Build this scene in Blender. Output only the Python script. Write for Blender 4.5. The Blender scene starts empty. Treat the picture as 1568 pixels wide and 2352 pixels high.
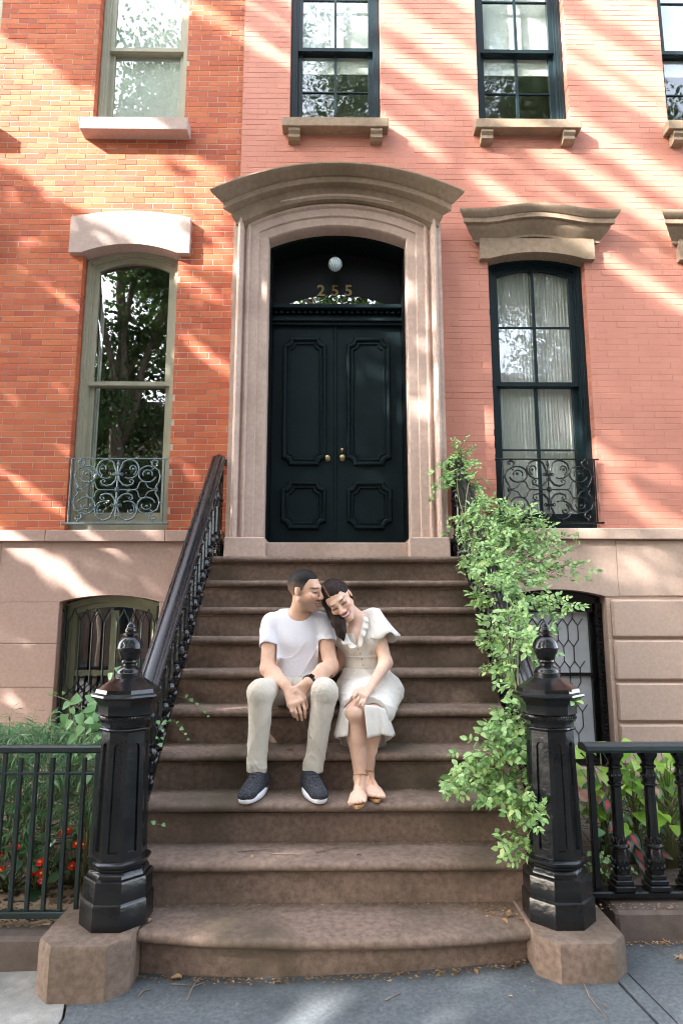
import bpy, bmesh, math, random
import numpy as np
from mathutils import Vector, Matrix
random.seed(7); RNG = np.random.default_rng(7)
R = math.radians
S = bpy.context.scene
COL = S.collection

# ------------------------------------------------------------------ camera
CAM_H, PITCH, YAW, LENS = 1.469, R(9.13), R(0.6), 22.5
cd = bpy.data.cameras.new('camera'); cam = bpy.data.objects.new('camera', cd); COL.objects.link(cam)
cd.sensor_fit = 'VERTICAL'; cd.sensor_height = 36.0; cd.lens = LENS
cd.clip_start = 0.05; cd.clip_end = 500
cam.location = (0, 0, CAM_H); cam.rotation_euler = (R(90) + PITCH, 0, -YAW)
S.camera = cam

# ------------------------------------------------------------------ light
SUN = Vector((1.0, 0.55, -0.69)).normalized()          # direction the sunlight travels
elev = math.asin(-SUN.z); az = math.atan2(-SUN.x, -SUN.y)
w = bpy.data.worlds.new('World'); S.world = w; w.use_nodes = True
nt = w.node_tree; bg = nt.nodes['Background']
sky = nt.nodes.new('ShaderNodeTexSky'); sky.sky_type = 'NISHITA'; sky.sun_disc = False
sky.sun_elevation = elev; sky.sun_rotation = az
sky.air_density = 1.0; sky.dust_density = 2.5; sky.ozone_density = 1.0
hs_ = nt.nodes.new('ShaderNodeHueSaturation'); hs_.inputs['Saturation'].default_value = 0.5      # thin even cloud veil
nt.links.new(sky.outputs[0], hs_.inputs['Color']); nt.links.new(hs_.outputs[0], bg.inputs[0]); bg.inputs[1].default_value = 0.15
ld = bpy.data.lights.new('sun', 'SUN'); ld.energy = 2.1; ld.angle = R(0.5); ld.color = (1.0, 0.965, 0.935)
lo = bpy.data.objects.new('sun', ld); COL.objects.link(lo)
lo.rotation_euler = SUN.to_track_quat('-Z', 'Y').to_euler(); lo.location = (-12, -7, 10)
S.view_settings.view_transform = 'Standard'; S.view_settings.look = 'None'
S.view_settings.gamma = 1.0; S.view_settings.exposure = 3.8
S.view_settings.use_curve_mapping = False
S.cycles.pixel_filter_type = 'BLACKMAN_HARRIS'; S.cycles.filter_width = 1.05
S.cycles.max_bounces = 8; S.cycles.transparent_max_bounces = 16

# ------------------------------------------------------------------ measuring helpers
_f = 1470.0
_fw = Vector((math.sin(YAW)*math.cos(PITCH), math.cos(YAW)*math.cos(PITCH), math.sin(PITCH)))
_rt = Vector((math.cos(YAW), -math.sin(YAW), 0)); _up = _rt.cross(_fw)
def at(px, py, Y):
    d = _fw + _rt*((px-784)/_f) + _up*((1176-py)/_f)
    return Vector((0, 0, CAM_H)) + d*(Y/d.y)
def seen(p):
    v = Vector(p) - Vector((0, 0, CAM_H)); d = v.dot(_fw)
    return (784 + _f*v.dot(_rt)/d, 1176 - _f*v.dot(_up)/d, d)
def ground_z(x): return 0.034 + 0.03*x

# ------------------------------------------------------------------ scene-graph helpers
def tag(o, label=None, cat=None, group=None, kind=None):
    if label: o['label'] = label
    if cat: o['category'] = cat
    if group: o['group'] = group
    if kind: o['kind'] = kind
    return o
def adopt(o, parent):
    if parent is not None:
        o.parent = parent
        loc = parent.location if parent.type == 'EMPTY' else Vector((0, 0, 0))
        o.matrix_parent_inverse = Matrix.Translation(-loc)
    return o
def thing(name, label, cat, loc=(0, 0, 0), group=None):
    o = bpy.data.objects.new(name, None); o.empty_display_size = 0.1; COL.objects.link(o); o.location = loc
    return tag(o, label, cat, group)
def obj(name, me, m=None, parent=None, smooth=None):
    o = bpy.data.objects.new(name, me); COL.objects.link(o)
    if m is not None and not me.materials: me.materials.append(m)
    if smooth is not None:
        me.polygons.foreach_set('use_smooth', [True]*len(me.polygons))
        if smooth < 179: me.set_sharp_from_angle(angle=R(smooth))
    return adopt(o, parent)

class MB:
    def __init__(s): s.v = []; s.f = []
    def add(s, vs, fs):
        n = len(s.v); s.v += [tuple(p) for p in vs]; s.f += [tuple(i+n for i in f) for f in fs]; return s
    def box(s, x0, x1, y0, y1, z0, z1, c=0.0):
        if c <= 0:
            v = [(x, y, z) for x in (x0, x1) for y in (y0, y1) for z in (z0, z1)]
            return s.add(v, [(0,1,3,2),(4,6,7,5),(0,4,5,1),(2,3,7,6),(0,2,6,4),(1,5,7,3)])
        X = (x0, x1); Yv = (y0, y1); Zv = (z0, z1); v = []; idx = {}
        for i in (0, 1):
            for j in (0, 1):
                for k in (0, 1):
                    sx, sy, sz = (1-2*i)*c, (1-2*j)*c, (1-2*k)*c
                    for a, p in enumerate(((X[i], Yv[j]+sy, Zv[k]+sz), (X[i]+sx, Yv[j], Zv[k]+sz), (X[i]+sx, Yv[j]+sy, Zv[k]))):
                        idx[i, j, k, a] = len(v); v.append(p)
        F = []
        for i in (0, 1): F.append([idx[i,0,0,0], idx[i,1,0,0], idx[i,1,1,0], idx[i,0,1,0]][::(-1 if i == 0 else 1)])
        for j in (0, 1): F.append([idx[0,j,0,1], idx[1,j,0,1], idx[1,j,1,1], idx[0,j,1,1]][::(1 if j == 0 else -1)])
        for k in (0, 1): F.append([idx[0,0,k,2], idx[1,0,k,2], idx[1,1,k,2], idx[0,1,k,2]][::(-1 if k == 0 else 1)])
        for a in (0, 1):
            for b in (0, 1):
                fl = 1 if (a + b) % 2 == 0 else -1
                F.append([idx[a,b,0,0], idx[a,b,1,0], idx[a,b,1,1], idx[a,b,0,1]][::fl])
                F.append([idx[a,0,b,0], idx[a,0,b,2], idx[a,1,b,2], idx[a,1,b,0]][::fl])
                F.append([idx[0,a,b,1], idx[1,a,b,1], idx[1,a,b,2], idx[0,a,b,2]][::fl])
        for i in (0, 1):
            for j in (0, 1):
                for k in (0, 1):
                    t = [idx[i,j,k,0], idx[i,j,k,1], idx[i,j,k,2]]
                    F.append(t if (i+j+k) % 2 == 0 else t[::-1])
        return s.add(v, F)
    def prism(s, pts, a0, a1, axis='y'):          # polygon in the other two axes, extruded along axis
        n = len(pts)
        def P(p, a): return {'y': (p[0], a, p[1]), 'z': (p[0], p[1], a), 'x': (a, p[0], p[1])}[axis]
        v = [P(p, a0) for p in pts] + [P(p, a1) for p in pts]
        return s.add(v, [tuple(range(n))[::-1], tuple(range(n, 2*n))] + [(i, (i+1) % n, n+(i+1) % n, n+i) for i in range(n)])
    def ring(s, outer, inner, y0, y1):            # frame between two xz outlines of equal length
        n = len(outer)
        v = [(p[0], y, p[1]) for y in (y0, y1) for L in (outer, inner) for p in L]
        F = []
        for i in range(n):
            j = (i+1) % n
            F += [(i, j, n+j, n+i), (2*n+i, 3*n+i, 3*n+j, 2*n+j), (i, 2*n+i, 2*n+j, j), (n+i, n+j, 3*n+j, 3*n+i)]
        return s.add(v, F)
    def loft(s, rings, close=True, caps=True):    # rings: list of equal-length point lists
        n = len(rings[0]); v = [p for r in rings for p in r]; F = []
        for a in range(len(rings)-1):
            for i in range(n if close else n-1):
                j = (i+1) % n; F.append((a*n+i, a*n+j, (a+1)*n+j, (a+1)*n+i))
        if caps and close:
            F.append(tuple(range(n))[::-1]); F.append(tuple(range((len(rings)-1)*n, len(rings)*n)))
        return s.add(v, F)
    def lathe(s, prof, n, c=(0, 0, 0), rot=0.0, sq=1.0):   # prof: (r, z); sq: apothem scale for polygons
        k = 1.0/math.cos(math.pi/n) if sq else 1.0
        return s.loft([[(c[0]+r*k*math.cos(rot+2*math.pi*i/n), c[1]+r*k*math.sin(rot+2*math.pi*i/n), c[2]+z) for i in range(n)] for r, z in prof])
    def tube(s, pts, rad, n=6, caps=True, flat=None):
        pts = [Vector(p) for p in pts]; m = len(pts)
        rad = [rad]*m if isinstance(rad, (int, float)) else rad
        t = (pts[1]-pts[0]).normalized(); a = Vector((0, 0, 1)) if abs(t.z) < 0.9 else Vector((1, 0, 0))
        u = t.cross(a).normalized(); rings = []
        for i in range(m):
            tt = (pts[min(i+1, m-1)] - pts[max(i-1, 0)])
            if tt.length > 1e-9: t = tt.normalized()
            u = (u - t*u.dot(t)); u = u.normalized() if u.length > 1e-6 else t.orthogonal().normalized()
            b = t.cross(u)
            rings.append([pts[i] + u*(rad[i]*math.cos(2*math.pi*k/n)) + b*(rad[i]*math.sin(2*math.pi*k/n)) for k in range(n)])
        return s.loft(rings, True, caps)
    def grid(s, rows):                             # open sheet
        return s.loft(rows, False, False)
    def me(s, name):
        m = bpy.data.meshes.new(name); m.from_pydata(s.v, [], s.f); m.validate(); m.update(); return m
    def build(s, name, mat, parent=None, smooth=None, fix=True):
        m = s.me(name)
        if fix:
            b = bmesh.new(); b.from_mesh(m); bmesh.ops.recalc_face_normals(b, faces=b.faces); b.to_mesh(m); b.free()
        return obj(name, m, mat, parent, smooth)

def outline(x0, x1, z0, z1, rise=0.0, n=12):       # door/window outline: z1 = spring, arch above it
    cx, hw = (x0+x1)/2, (x1-x0)/2
    pts = [(x0, z0), (x1, z0)]
    for i in range(n+1):
        u = 1 - 2*i/n
        pts.append((cx + hw*u, z1 + arch(hw*u, hw, rise)))
    return pts
def arch(dx, hw, rise):
    if rise <= 1e-6: return 0.0
    rad = (hw*hw + rise*rise)/(2*rise)
    return math.sqrt(max(rad*rad - dx*dx, 0)) - (rad - rise)

# ------------------------------------------------------------------ materials
def mat(name, c1, c2=None, scale=8.0, rough=0.7, bump=0.0, bscale=60.0, tone=None, spec=0.5, coat=0.0, stain=None, sscale=1.5, metal=0.0, vcol=None, sub=0.0, trans=0.0, rough2=None, stretch=None):
    m = bpy.data.materials.new(name); m.use_nodes = True; t = m.node_tree; N = t.nodes; L = t.links
    p = N['Principled BSDF']; c2 = c2 or c1
    geo = N.new('ShaderNodeNewGeometry')
    pos = geo.outputs['Position']
    if stretch:
        mp = N.new('ShaderNodeMapping'); mp.inputs['Scale'].default_value = stretch; L.new(pos, mp.inputs[0]); pos = mp.outputs[0]
    nz = N.new('ShaderNodeTexNoise'); nz.inputs['Scale'].default_value = scale; nz.inputs['Detail'].default_value = 6; nz.inputs['Roughness'].default_value = 0.62
    L.new(pos, nz.inputs['Vector'])
    rp = N.new('ShaderNodeValToRGB'); rp.color_ramp.elements[0].position = 0.32; rp.color_ramp.elements[1].position = 0.68
    rp.color_ramp.elements[0].color = (*c1, 1); rp.color_ramp.elements[1].color = (*c2, 1)
    L.new(nz.outputs[0], rp.inputs[0]); col = rp.outputs[0]
    def mix(a, b, f, mode='MIX'):
        x = N.new('ShaderNodeMix'); x.data_type = 'RGBA'; x.blend_type = mode
        for s_, val in ((x.inputs[0], f), (x.inputs[6], a), (x.inputs[7], b)):
            if hasattr(val, 'links'): L.new(val, s_)
            elif isinstance(val, (int, float)): s_.default_value = val
            else: s_.default_value = (*val, 1)
        return x.outputs[2]
    if vcol:
        a = N.new('ShaderNodeAttribute'); a.attribute_name = vcol
        col = mix(col, a.outputs['Color'], 1.0, 'MULTIPLY')
    if tone:                                       # per-piece tone stored on the mesh: fac picks along c1..c2 range
        a = N.new('ShaderNodeAttribute'); a.attribute_name = 'tone'
        rr = N.new('ShaderNodeValToRGB'); L.new(a.outputs['Fac'], rr.inputs[0])
        els = rr.color_ramp.elements
        els[0].color = (*tone[0], 1); els[1].color = (*tone[-1], 1)
        for i, c in enumerate(tone[1:-1]):
            e = els.new((i+1)/(len(tone)-1)); e.color = (*c, 1)
        col = mix(col, rr.outputs[0], 1.0, 'MULTIPLY')
    if stain:
        sn = N.new('ShaderNodeTexNoise'); sn.inputs['Scale'].default_value = sscale; sn.inputs['Detail'].default_value = 5; L.new(geo.outputs['Position'], sn.inputs['Vector'])
        sr = N.new('ShaderNodeValToRGB'); sr.color_ramp.elements[0].position = 0.48; sr.color_ramp.elements[1].position = 0.72
        sr.color_ramp.elements[0].color = (0, 0, 0, 1); sr.color_ramp.elements[1].color = (1, 1, 1, 1); L.new(sn.outputs[0], sr.inputs[0])
        mlt = N.new('ShaderNodeMath'); mlt.operation = 'MULTIPLY'; L.new(sr.outputs[0], mlt.inputs[0]); mlt.inputs[1].default_value = stain[1]
        col = mix(col, stain[0], mlt.outputs[0])
    L.new(col, p.inputs['Base Color'])
    p.inputs['Roughness'].default_value = rough; p.inputs['Metallic'].default_value = metal
    p.inputs['Specular IOR Level'].default_value = spec
    if rough2 is not None:
        mr = N.new('ShaderNodeMapRange'); L.new(nz.outputs[0], mr.inputs[0]); mr.inputs[1].default_value = 0.3; mr.inputs[2].default_value = 0.7
        mr.inputs[3].default_value = rough; mr.inputs[4].default_value = rough2; L.new(mr.outputs[0], p.inputs['Roughness'])
    if coat: p.inputs['Coat Weight'].default_value = coat; p.inputs['Coat Roughness'].default_value = 0.1
    if sub: p.inputs['Subsurface Weight'].default_value = sub; p.inputs['Subsurface Radius'].default_value = (0.02, 0.008, 0.005); p.inputs['Subsurface Scale'].default_value = 0.5
    if bump:
        bn = N.new('ShaderNodeTexNoise'); bn.inputs['Scale'].default_value = bscale; bn.inputs['Detail'].default_value = 4; L.new(pos, bn.inputs['Vector'])
        bp = N.new('ShaderNodeBump'); bp.inputs['Strength'].default_value = 1.0; bp.inputs['Distance'].default_value = bump; L.new(bn.outputs[0], bp.inputs['Height'])
        L.new(bp.outputs[0], p.inputs['Normal'])
    if trans:                                       # thin leaf: let light through
        tr = N.new('ShaderNodeBsdfTranslucent'); L.new(col, tr.inputs[0]); ms = N.new('ShaderNodeMixShader'); ms.inputs[0].default_value = trans
        out = N['Material Output']; L.new(p.outputs[0], ms.inputs[1]); L.new(tr.outputs[0], ms.inputs[2]); L.new(ms.outputs[0], out.inputs[0])
    return m

def glass(name, tint, refl, wavy=0.0):
    m = bpy.data.materials.new(name); m.use_nodes = True; t = m.node_tree; N = t.nodes; L = t.links
    N.remove(N['Principled BSDF']); out = N['Material Output']
    tr = N.new('ShaderNodeBsdfTransparent'); tr.inputs[0].default_value = (*tint, 1)
    gl = N.new('ShaderNodeBsdfGlossy'); gl.inputs[0].default_value = (1, 1, 1, 1); gl.inputs[1].default_value = 0.0
    # Schlick reflectance, the same from both faces of the sheet
    gg = N.new('ShaderNodeNewGeometry'); dp = N.new('ShaderNodeVectorMath'); dp.operation = 'DOT_PRODUCT'; L.new(gg.outputs['Normal'], dp.inputs[0]); L.new(gg.outputs['Incoming'], dp.inputs[1])
    ab = N.new('ShaderNodeMath'); ab.operation = 'ABSOLUTE'; L.new(dp.outputs['Value'], ab.inputs[0])
    om = N.new('ShaderNodeMath'); om.operation = 'SUBTRACT'; om.inputs[0].default_value = 1.0; L.new(ab.outputs[0], om.inputs[1])
    pw = N.new('ShaderNodeMath'); pw.operation = 'POWER'; pw.inputs[1].default_value = 5.0; L.new(om.outputs[0], pw.inputs[0])
    mr = N.new('ShaderNodeMapRange'); mr.inputs[3].default_value = refl; mr.inputs[4].default_value = 1.0; L.new(pw.outputs[0], mr.inputs[0])
    ms = N.new('ShaderNodeMixShader'); L.new(mr.outputs[0], ms.inputs[0]); L.new(tr.outputs[0], ms.inputs[1]); L.new(gl.outputs[0], ms.inputs[2])
    if wavy:
        g = N.new('ShaderNodeNewGeometry'); n = N.new('ShaderNodeTexNoise'); n.inputs['Scale'].default_value = 7.0; n.inputs['Detail'].default_value = 1.5
        L.new(g.outputs['Position'], n.inputs['Vector']); b = N.new('ShaderNodeBump'); b.inputs['Distance'].default_value = wavy; b.inputs['Strength'].default_value = 1.0
        L.new(n.outputs[0], b.inputs['Height']); L.new(b.outputs[0], gl.inputs['Normal'])
    L.new(ms.outputs[0], out.inputs[0])
    return m

M = {}
M['brick'] = mat('red_brick', (0.86, 0.80, 0.76), (1, 1, 1), 9, 0.85, 0.0015, 140, tone=[(0.42, 0.102, 0.044), (0.46, 0.125, 0.053), (0.50, 0.155, 0.068), (0.43, 0.108, 0.055), (0.35, 0.085, 0.046)], spec=0.3, stain=((0.30, 0.080, 0.042), 0.35), sscale=1.6)
M['mortar'] = mat('pale_mortar', (0.43, 0.325, 0.265), (0.52, 0.40, 0.33), 30, 0.9, 0.002, 200, spec=0.2)
M['paint_brick'] = mat('pink_painted_brick', (0.90, 0.86, 0.84), (1, 1, 1), 3.5, 0.62, 0.0015, 120, tone=[(0.49, 0.205, 0.143), (0.50, 0.212, 0.148), (0.51, 0.22, 0.154)], spec=0.3, stain=((0.40, 0.155, 0.11), 0.55), sscale=1.1)
M['paint_mortar'] = mat('pink_painted_joint', (0.42, 0.165, 0.115), (0.46, 0.185, 0.13), 20, 0.75, 0.002, 150)
M['bare_brick'] = mat('worn_brick', (0.86, 0.80, 0.76), (1, 1, 1), 9, 0.85, 0.003, 140, tone=[(0.42, 0.10, 0.06), (0.46, 0.12, 0.07), (0.50, 0.14, 0.09)], spec=0.3)
M['stone_base'] = mat('brownstone_basement', (0.33, 0.225, 0.185), (0.40, 0.28, 0.235), 40, 0.9, 0.0012, 300, stain=((0.26, 0.17, 0.13), 0.5), spec=0.2)
M['stone_base_r'] = mat('tan_basement_stone', (0.48, 0.345, 0.265), (0.55, 0.405, 0.32), 40, 0.9, 0.0012, 300, stain=((0.33, 0.23, 0.17), 0.5), spec=0.2)
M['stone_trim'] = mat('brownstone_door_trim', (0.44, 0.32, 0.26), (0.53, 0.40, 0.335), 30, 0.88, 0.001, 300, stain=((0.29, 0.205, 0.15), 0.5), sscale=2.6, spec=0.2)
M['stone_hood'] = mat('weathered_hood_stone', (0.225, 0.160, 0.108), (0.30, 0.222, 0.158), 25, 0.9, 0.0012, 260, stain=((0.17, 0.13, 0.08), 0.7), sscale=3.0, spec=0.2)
M['stone_lintel'] = mat('pale_lintel_stone', (0.37, 0.275, 0.235), (0.45, 0.345, 0.30), 50, 0.9, 0.002, 180, spec=0.2)
M['stone_step'] = mat('dark_brownstone_steps', (0.128, 0.088, 0.064), (0.235, 0.165, 0.130), 36, 0.86, 0.0014, 320, stain=((0.070, 0.056, 0.036), 0.85), sscale=2.4, spec=0.25)
M['stone_kerb'] = mat('dark_kerb_stone', (0.085, 0.065, 0.055), (0.13, 0.10, 0.085), 18, 0.85, 0.002, 160, spec=0.25)
M['iron'] = mat('black_gloss_iron', (0.0035, 0.004, 0.0045), (0.010, 0.010, 0.010), 9, 0.11, 0.0016, 38, spec=0.36, rough2=0.27)
M['iron_guard'] = mat('blue_grey_painted_iron', (0.075, 0.115, 0.13), (0.11, 0.155, 0.165), 25, 0.35, spec=0.5)
M['iron_rail'] = mat('dark_handrail_iron', (0.006, 0.006, 0.0065), (0.013, 0.0115, 0.0115), 12, 0.24, 0.0004, 60, spec=0.5, rough2=0.34, stretch=(8, 1, 1))
M['fence'] = mat('dark_green_fence_paint', (0.008, 0.016, 0.016), (0.012, 0.022, 0.021), 10, 0.34, spec=0.4)
M['green_paint'] = mat('dark_green_door_paint', (0.0055, 0.0125, 0.0145), (0.008, 0.0165, 0.019), 6, 0.42, 0.0002, 40, spec=0.12, rough2=0.5)
M['frame_dark'] = mat('dark_teal_window_paint', (0.006, 0.0145, 0.0175), (0.009, 0.019, 0.0225), 8, 0.34, spec=0.25)
M['frame_sage'] = mat('sage_window_paint', (0.27, 0.26, 0.185), (0.32, 0.31, 0.225), 8, 0.5, spec=0.4)
M['frame_sagedark'] = mat('olive_window_paint', (0.17, 0.18, 0.11), (0.21, 0.215, 0.135), 8, 0.5, spec=0.4)
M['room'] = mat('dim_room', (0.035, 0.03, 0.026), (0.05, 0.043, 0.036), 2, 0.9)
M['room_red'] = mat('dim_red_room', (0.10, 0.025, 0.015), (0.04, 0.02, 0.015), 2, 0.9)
M['curtain'] = mat('white_lace_curtain', (0.74, 0.74, 0.70), (0.90, 0.90, 0.87), 18, 0.9, trans=0.25, stretch=(30, 1, 1.0))
M['shade'] = mat('pale_roller_shade', (0.46, 0.51, 0.47), (0.52, 0.56, 0.52), 2, 0.8)
M['glass'] = glass('window_glass', (0.98, 0.99, 0.98), 0.085)
M['glass_old'] = glass('wavy_window_glass', (0.98, 0.99, 0.98), 0.075, 0.0018)
M['glass_dark'] = glass('transom_glass', (0.7, 0.7, 0.7), 0.22)
M['glass_milk'] = mat('leaded_milk_glass', (0.50, 0.52, 0.54), (0.62, 0.64, 0.66), 6, 0.12, 0.0008, 20, spec=0.6)
M['lead'] = mat('lead_came', (0.03, 0.03, 0.032), None, 10, 0.5)
M['brass'] = mat('old_brass', (0.36, 0.27, 0.13), (0.44, 0.35, 0.19), 30, 0.32, metal=0.9)
M['gold'] = mat('gold_leaf', (0.10, 0.068, 0.016), (0.20, 0.135, 0.035), 30, 0.35, metal=0.4)
M['pavement'] = mat('blue_grey_flagstone', (0.060, 0.068, 0.072), (0.110, 0.119, 0.123), 60, 0.85, 0.002, 200, stain=((0.042, 0.046, 0.048), 0.7), sscale=3.5, spec=0.3)
M['concrete'] = mat('pale_concrete', (0.21, 0.20, 0.18), (0.29, 0.275, 0.25), 18, 0.9, 0.002, 200, stain=((0.15, 0.15, 0.13), 0.6), sscale=3, spec=0.2)
M['asphalt'] = mat('asphalt', (0.045, 0.045, 0.047), (0.06, 0.06, 0.062), 12, 0.9, 0.003, 120)
M['soil'] = mat('dark_soil', (0.045, 0.030, 0.020), (0.09, 0.06, 0.04), 25, 0.95, 0.01, 60)
M['mulch'] = mat('wood_mulch', (0.16, 0.10, 0.055), (0.34, 0.24, 0.14), 14, 0.9)
M['bark'] = mat('tree_bark', (0.12, 0.085, 0.06), (0.22, 0.17, 0.13), 12, 0.9, 0.01, 25, stretch=(1, 1, 0.25))
M['leaf_tree'] = mat('tree_leaf', (0.035, 0.075, 0.015), (0.075, 0.14, 0.03), 2.0, 0.5, trans=0.35)
M['stem'] = mat('green_stem', (0.10, 0.13, 0.04), (0.16, 0.15, 0.06), 20, 0.6)
M['lining'] = mat('shaded_doorway_paint', (0.0025, 0.004, 0.0045), (0.004, 0.006, 0.0065), 8, 0.5, spec=0.2)  # doorway paint darkened to carry the shade of the recess
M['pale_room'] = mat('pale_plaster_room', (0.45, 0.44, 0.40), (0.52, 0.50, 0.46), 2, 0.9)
# ================================================================== SETTING: ground
def slab(name, pts, top, thick, m, parent, lift=0.0):
    b = MB(); n = len(pts)
    b.add([(x, y, ground_z(x)+top-thick) for x, y in pts] + [(x, y, ground_z(x)+top) for x, y in pts],
          [tuple(range(n))[::-1], tuple(range(n, 2*n))] + [(i, (i+1) % n, n+(i+1) % n, n+i) for i in range(n)])
    o = b.build(name, m, parent)
    return o
g = MB(); g.add([(x, y, ground_z(x)-0.16) for x, y in ((-90, -90), (90, -90), (90, 90), (-90, 90))], [(0, 1, 2, 3)])
tag(g.build('ground', M['asphalt']), kind='structure')
pv = MB(); pv.add([(x, y, ground_z(x)-0.03) for x, y in ((-20, -2.6), (20, -2.6), (20, 5.2), (-20, 5.2))] + [(x, y, ground_z(x)-0.17) for x, y in ((-20, -2.6), (20, -2.6), (20, 5.2), (-20, 5.2))],
       [(0, 1, 2, 3), (0, 4, 5, 1)])
pave = tag(pv.build('pavement', M['soil']), kind='structure')
rows = [(-2.6, -1.3), (-1.288, 0.0), (0.012, 1.3), (1.312, 3.2)]
for ri, (ya, yb) in enumerate(rows):
    if ri < 3:
        xs = [-12 + 1.5*i + (0.4 if ri % 2 else 0) for i in range(17)]
        for xa, xb in zip(xs[:-1], xs[1:]): slab('flagstone', [(xa+0.006, ya), (xb-0.006, ya), (xb-0.006, yb), (xa+0.006, yb)], random.uniform(-0.002, 0.002), 0.06, M['pavement'], pave)
slab('flagstone', [(-0.97, 1.312), (1.225, 1.312), (1.045, 3.2), (-1.06, 3.2), (-1.03, 2.76), (-0.99, 2.63)], 0.0, 0.06, M['pavement'], pave)
slab('flagstone', [(1.237, 1.312), (1.292, 1.312), (1.115, 3.2), (1.057, 3.2)], 0.002, 0.06, M['pavement'], pave)
slab('flagstone', [(1.304, 1.312), (3.4, 1.312), (3.4, 3.2), (1.127, 3.2)], -0.003, 0.06, M['pavement'], pave)
slab('flagstone', [(3.412, 1.312), (6, 1.312), (6, 3.2), (3.412, 3.2)], 0.0, 0.06, M['pavement'], pave)
slab('concrete_patch', [(-3.2, 1.312), (-0.98, 1.312), (-1.0, 2.63), (-1.04, 2.76), (-1.07, 3.2), (-3.2, 3.2)], 0.003, 0.06, M['concrete'], pave)
slab('flagstone', [(-6, 1.312), (-3.212, 1.312), (-3.212, 3.2), (-6, 3.2)], 0.0, 0.06, M['pavement'], pave)

# garden kerbs and beds
def kerb(name, x0, x1, y0, y1, z0, z1):
    b = MB(); b.box(x0, x1, y0, y1, z0, z1, 0.015); return tag(b.build(name, M['stone_kerb']), kind='structure')
kerb('kerb', -6.0, -1.175, 2.96, 3.13, -0.25, 0.125); kerb('kerb_right', 1.22, 6.0, 3.0, 3.22, -0.1, 0.20)
for nm, xa, xb, zz, y0 in (('garden_bed_left', -6, -1.02, 0.15, 3.13), ('garden_bed_right', 1.06, 6, 0.20, 3.22)):
    b = MB(); nx, ny = 40, 20
    pts = [[(xa+(xb-xa)*i/nx, y0+(5.12-y0)*j/ny, zz + (0.02*random.random() if 0 < j < ny else 0)) for i in range(nx+1)] for j in range(ny+1)]
    b.grid(pts); b.add([(xa, y0, zz), (xb, y0, zz), (xb, y0, -0.3), (xa, y0, -0.3)], [(0, 1, 2, 3)]); b.add([(xb, y0, zz), (xb, 5.12, zz), (xb, 5.12, -.3), (xb, y0, -.3)], [(0, 1, 2, 3)])
    tag(b.build(nm, M['soil']), kind='structure')

# ================================================================== BRICK WALLS
HL = thing('brick_house', 'red brick rowhouse with sage green windows on the left', 'house', (-2.6, 5.2, 0))
HR = thing('painted_house', 'pink painted brick rowhouse with dark teal windows and brownstone doorway', 'house', (1.2, 5.2, 0))
COURSE, BLEN = 0.0535, 0.178
def unit_brick(L, Hh, D, c, tone):
    b = MB()
    x0, x1, z0, z1 = 0, L, 0, Hh
    fr = [(x0+c, 0, z0+c), (x1-c, 0, z0+c), (x1-c, 0, z1-c), (x0+c, 0, z1-c)]
    md = [(x0, c, z0), (x1, c, z0), (x1, c, z1), (x0, c, z1)]
    bk = [(x0, D, z0), (x1, D, z0), (x1, D, z1), (x0, D, z1)]
    b.add(fr+md+bk, [(0, 1, 2, 3)] + [(4+i, 4+(i+1) % 4, (i+1) % 4, i) for i in range(4)] + [(8+i, 8+(i+1) % 4, 4+(i+1) % 4, 4+i) for i in range(4)])
    return b
def set_tone(me, vals):
    a = me.attributes.new('tone', 'FLOAT', 'FACE'); a.data.foreach_set('value', vals)
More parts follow.
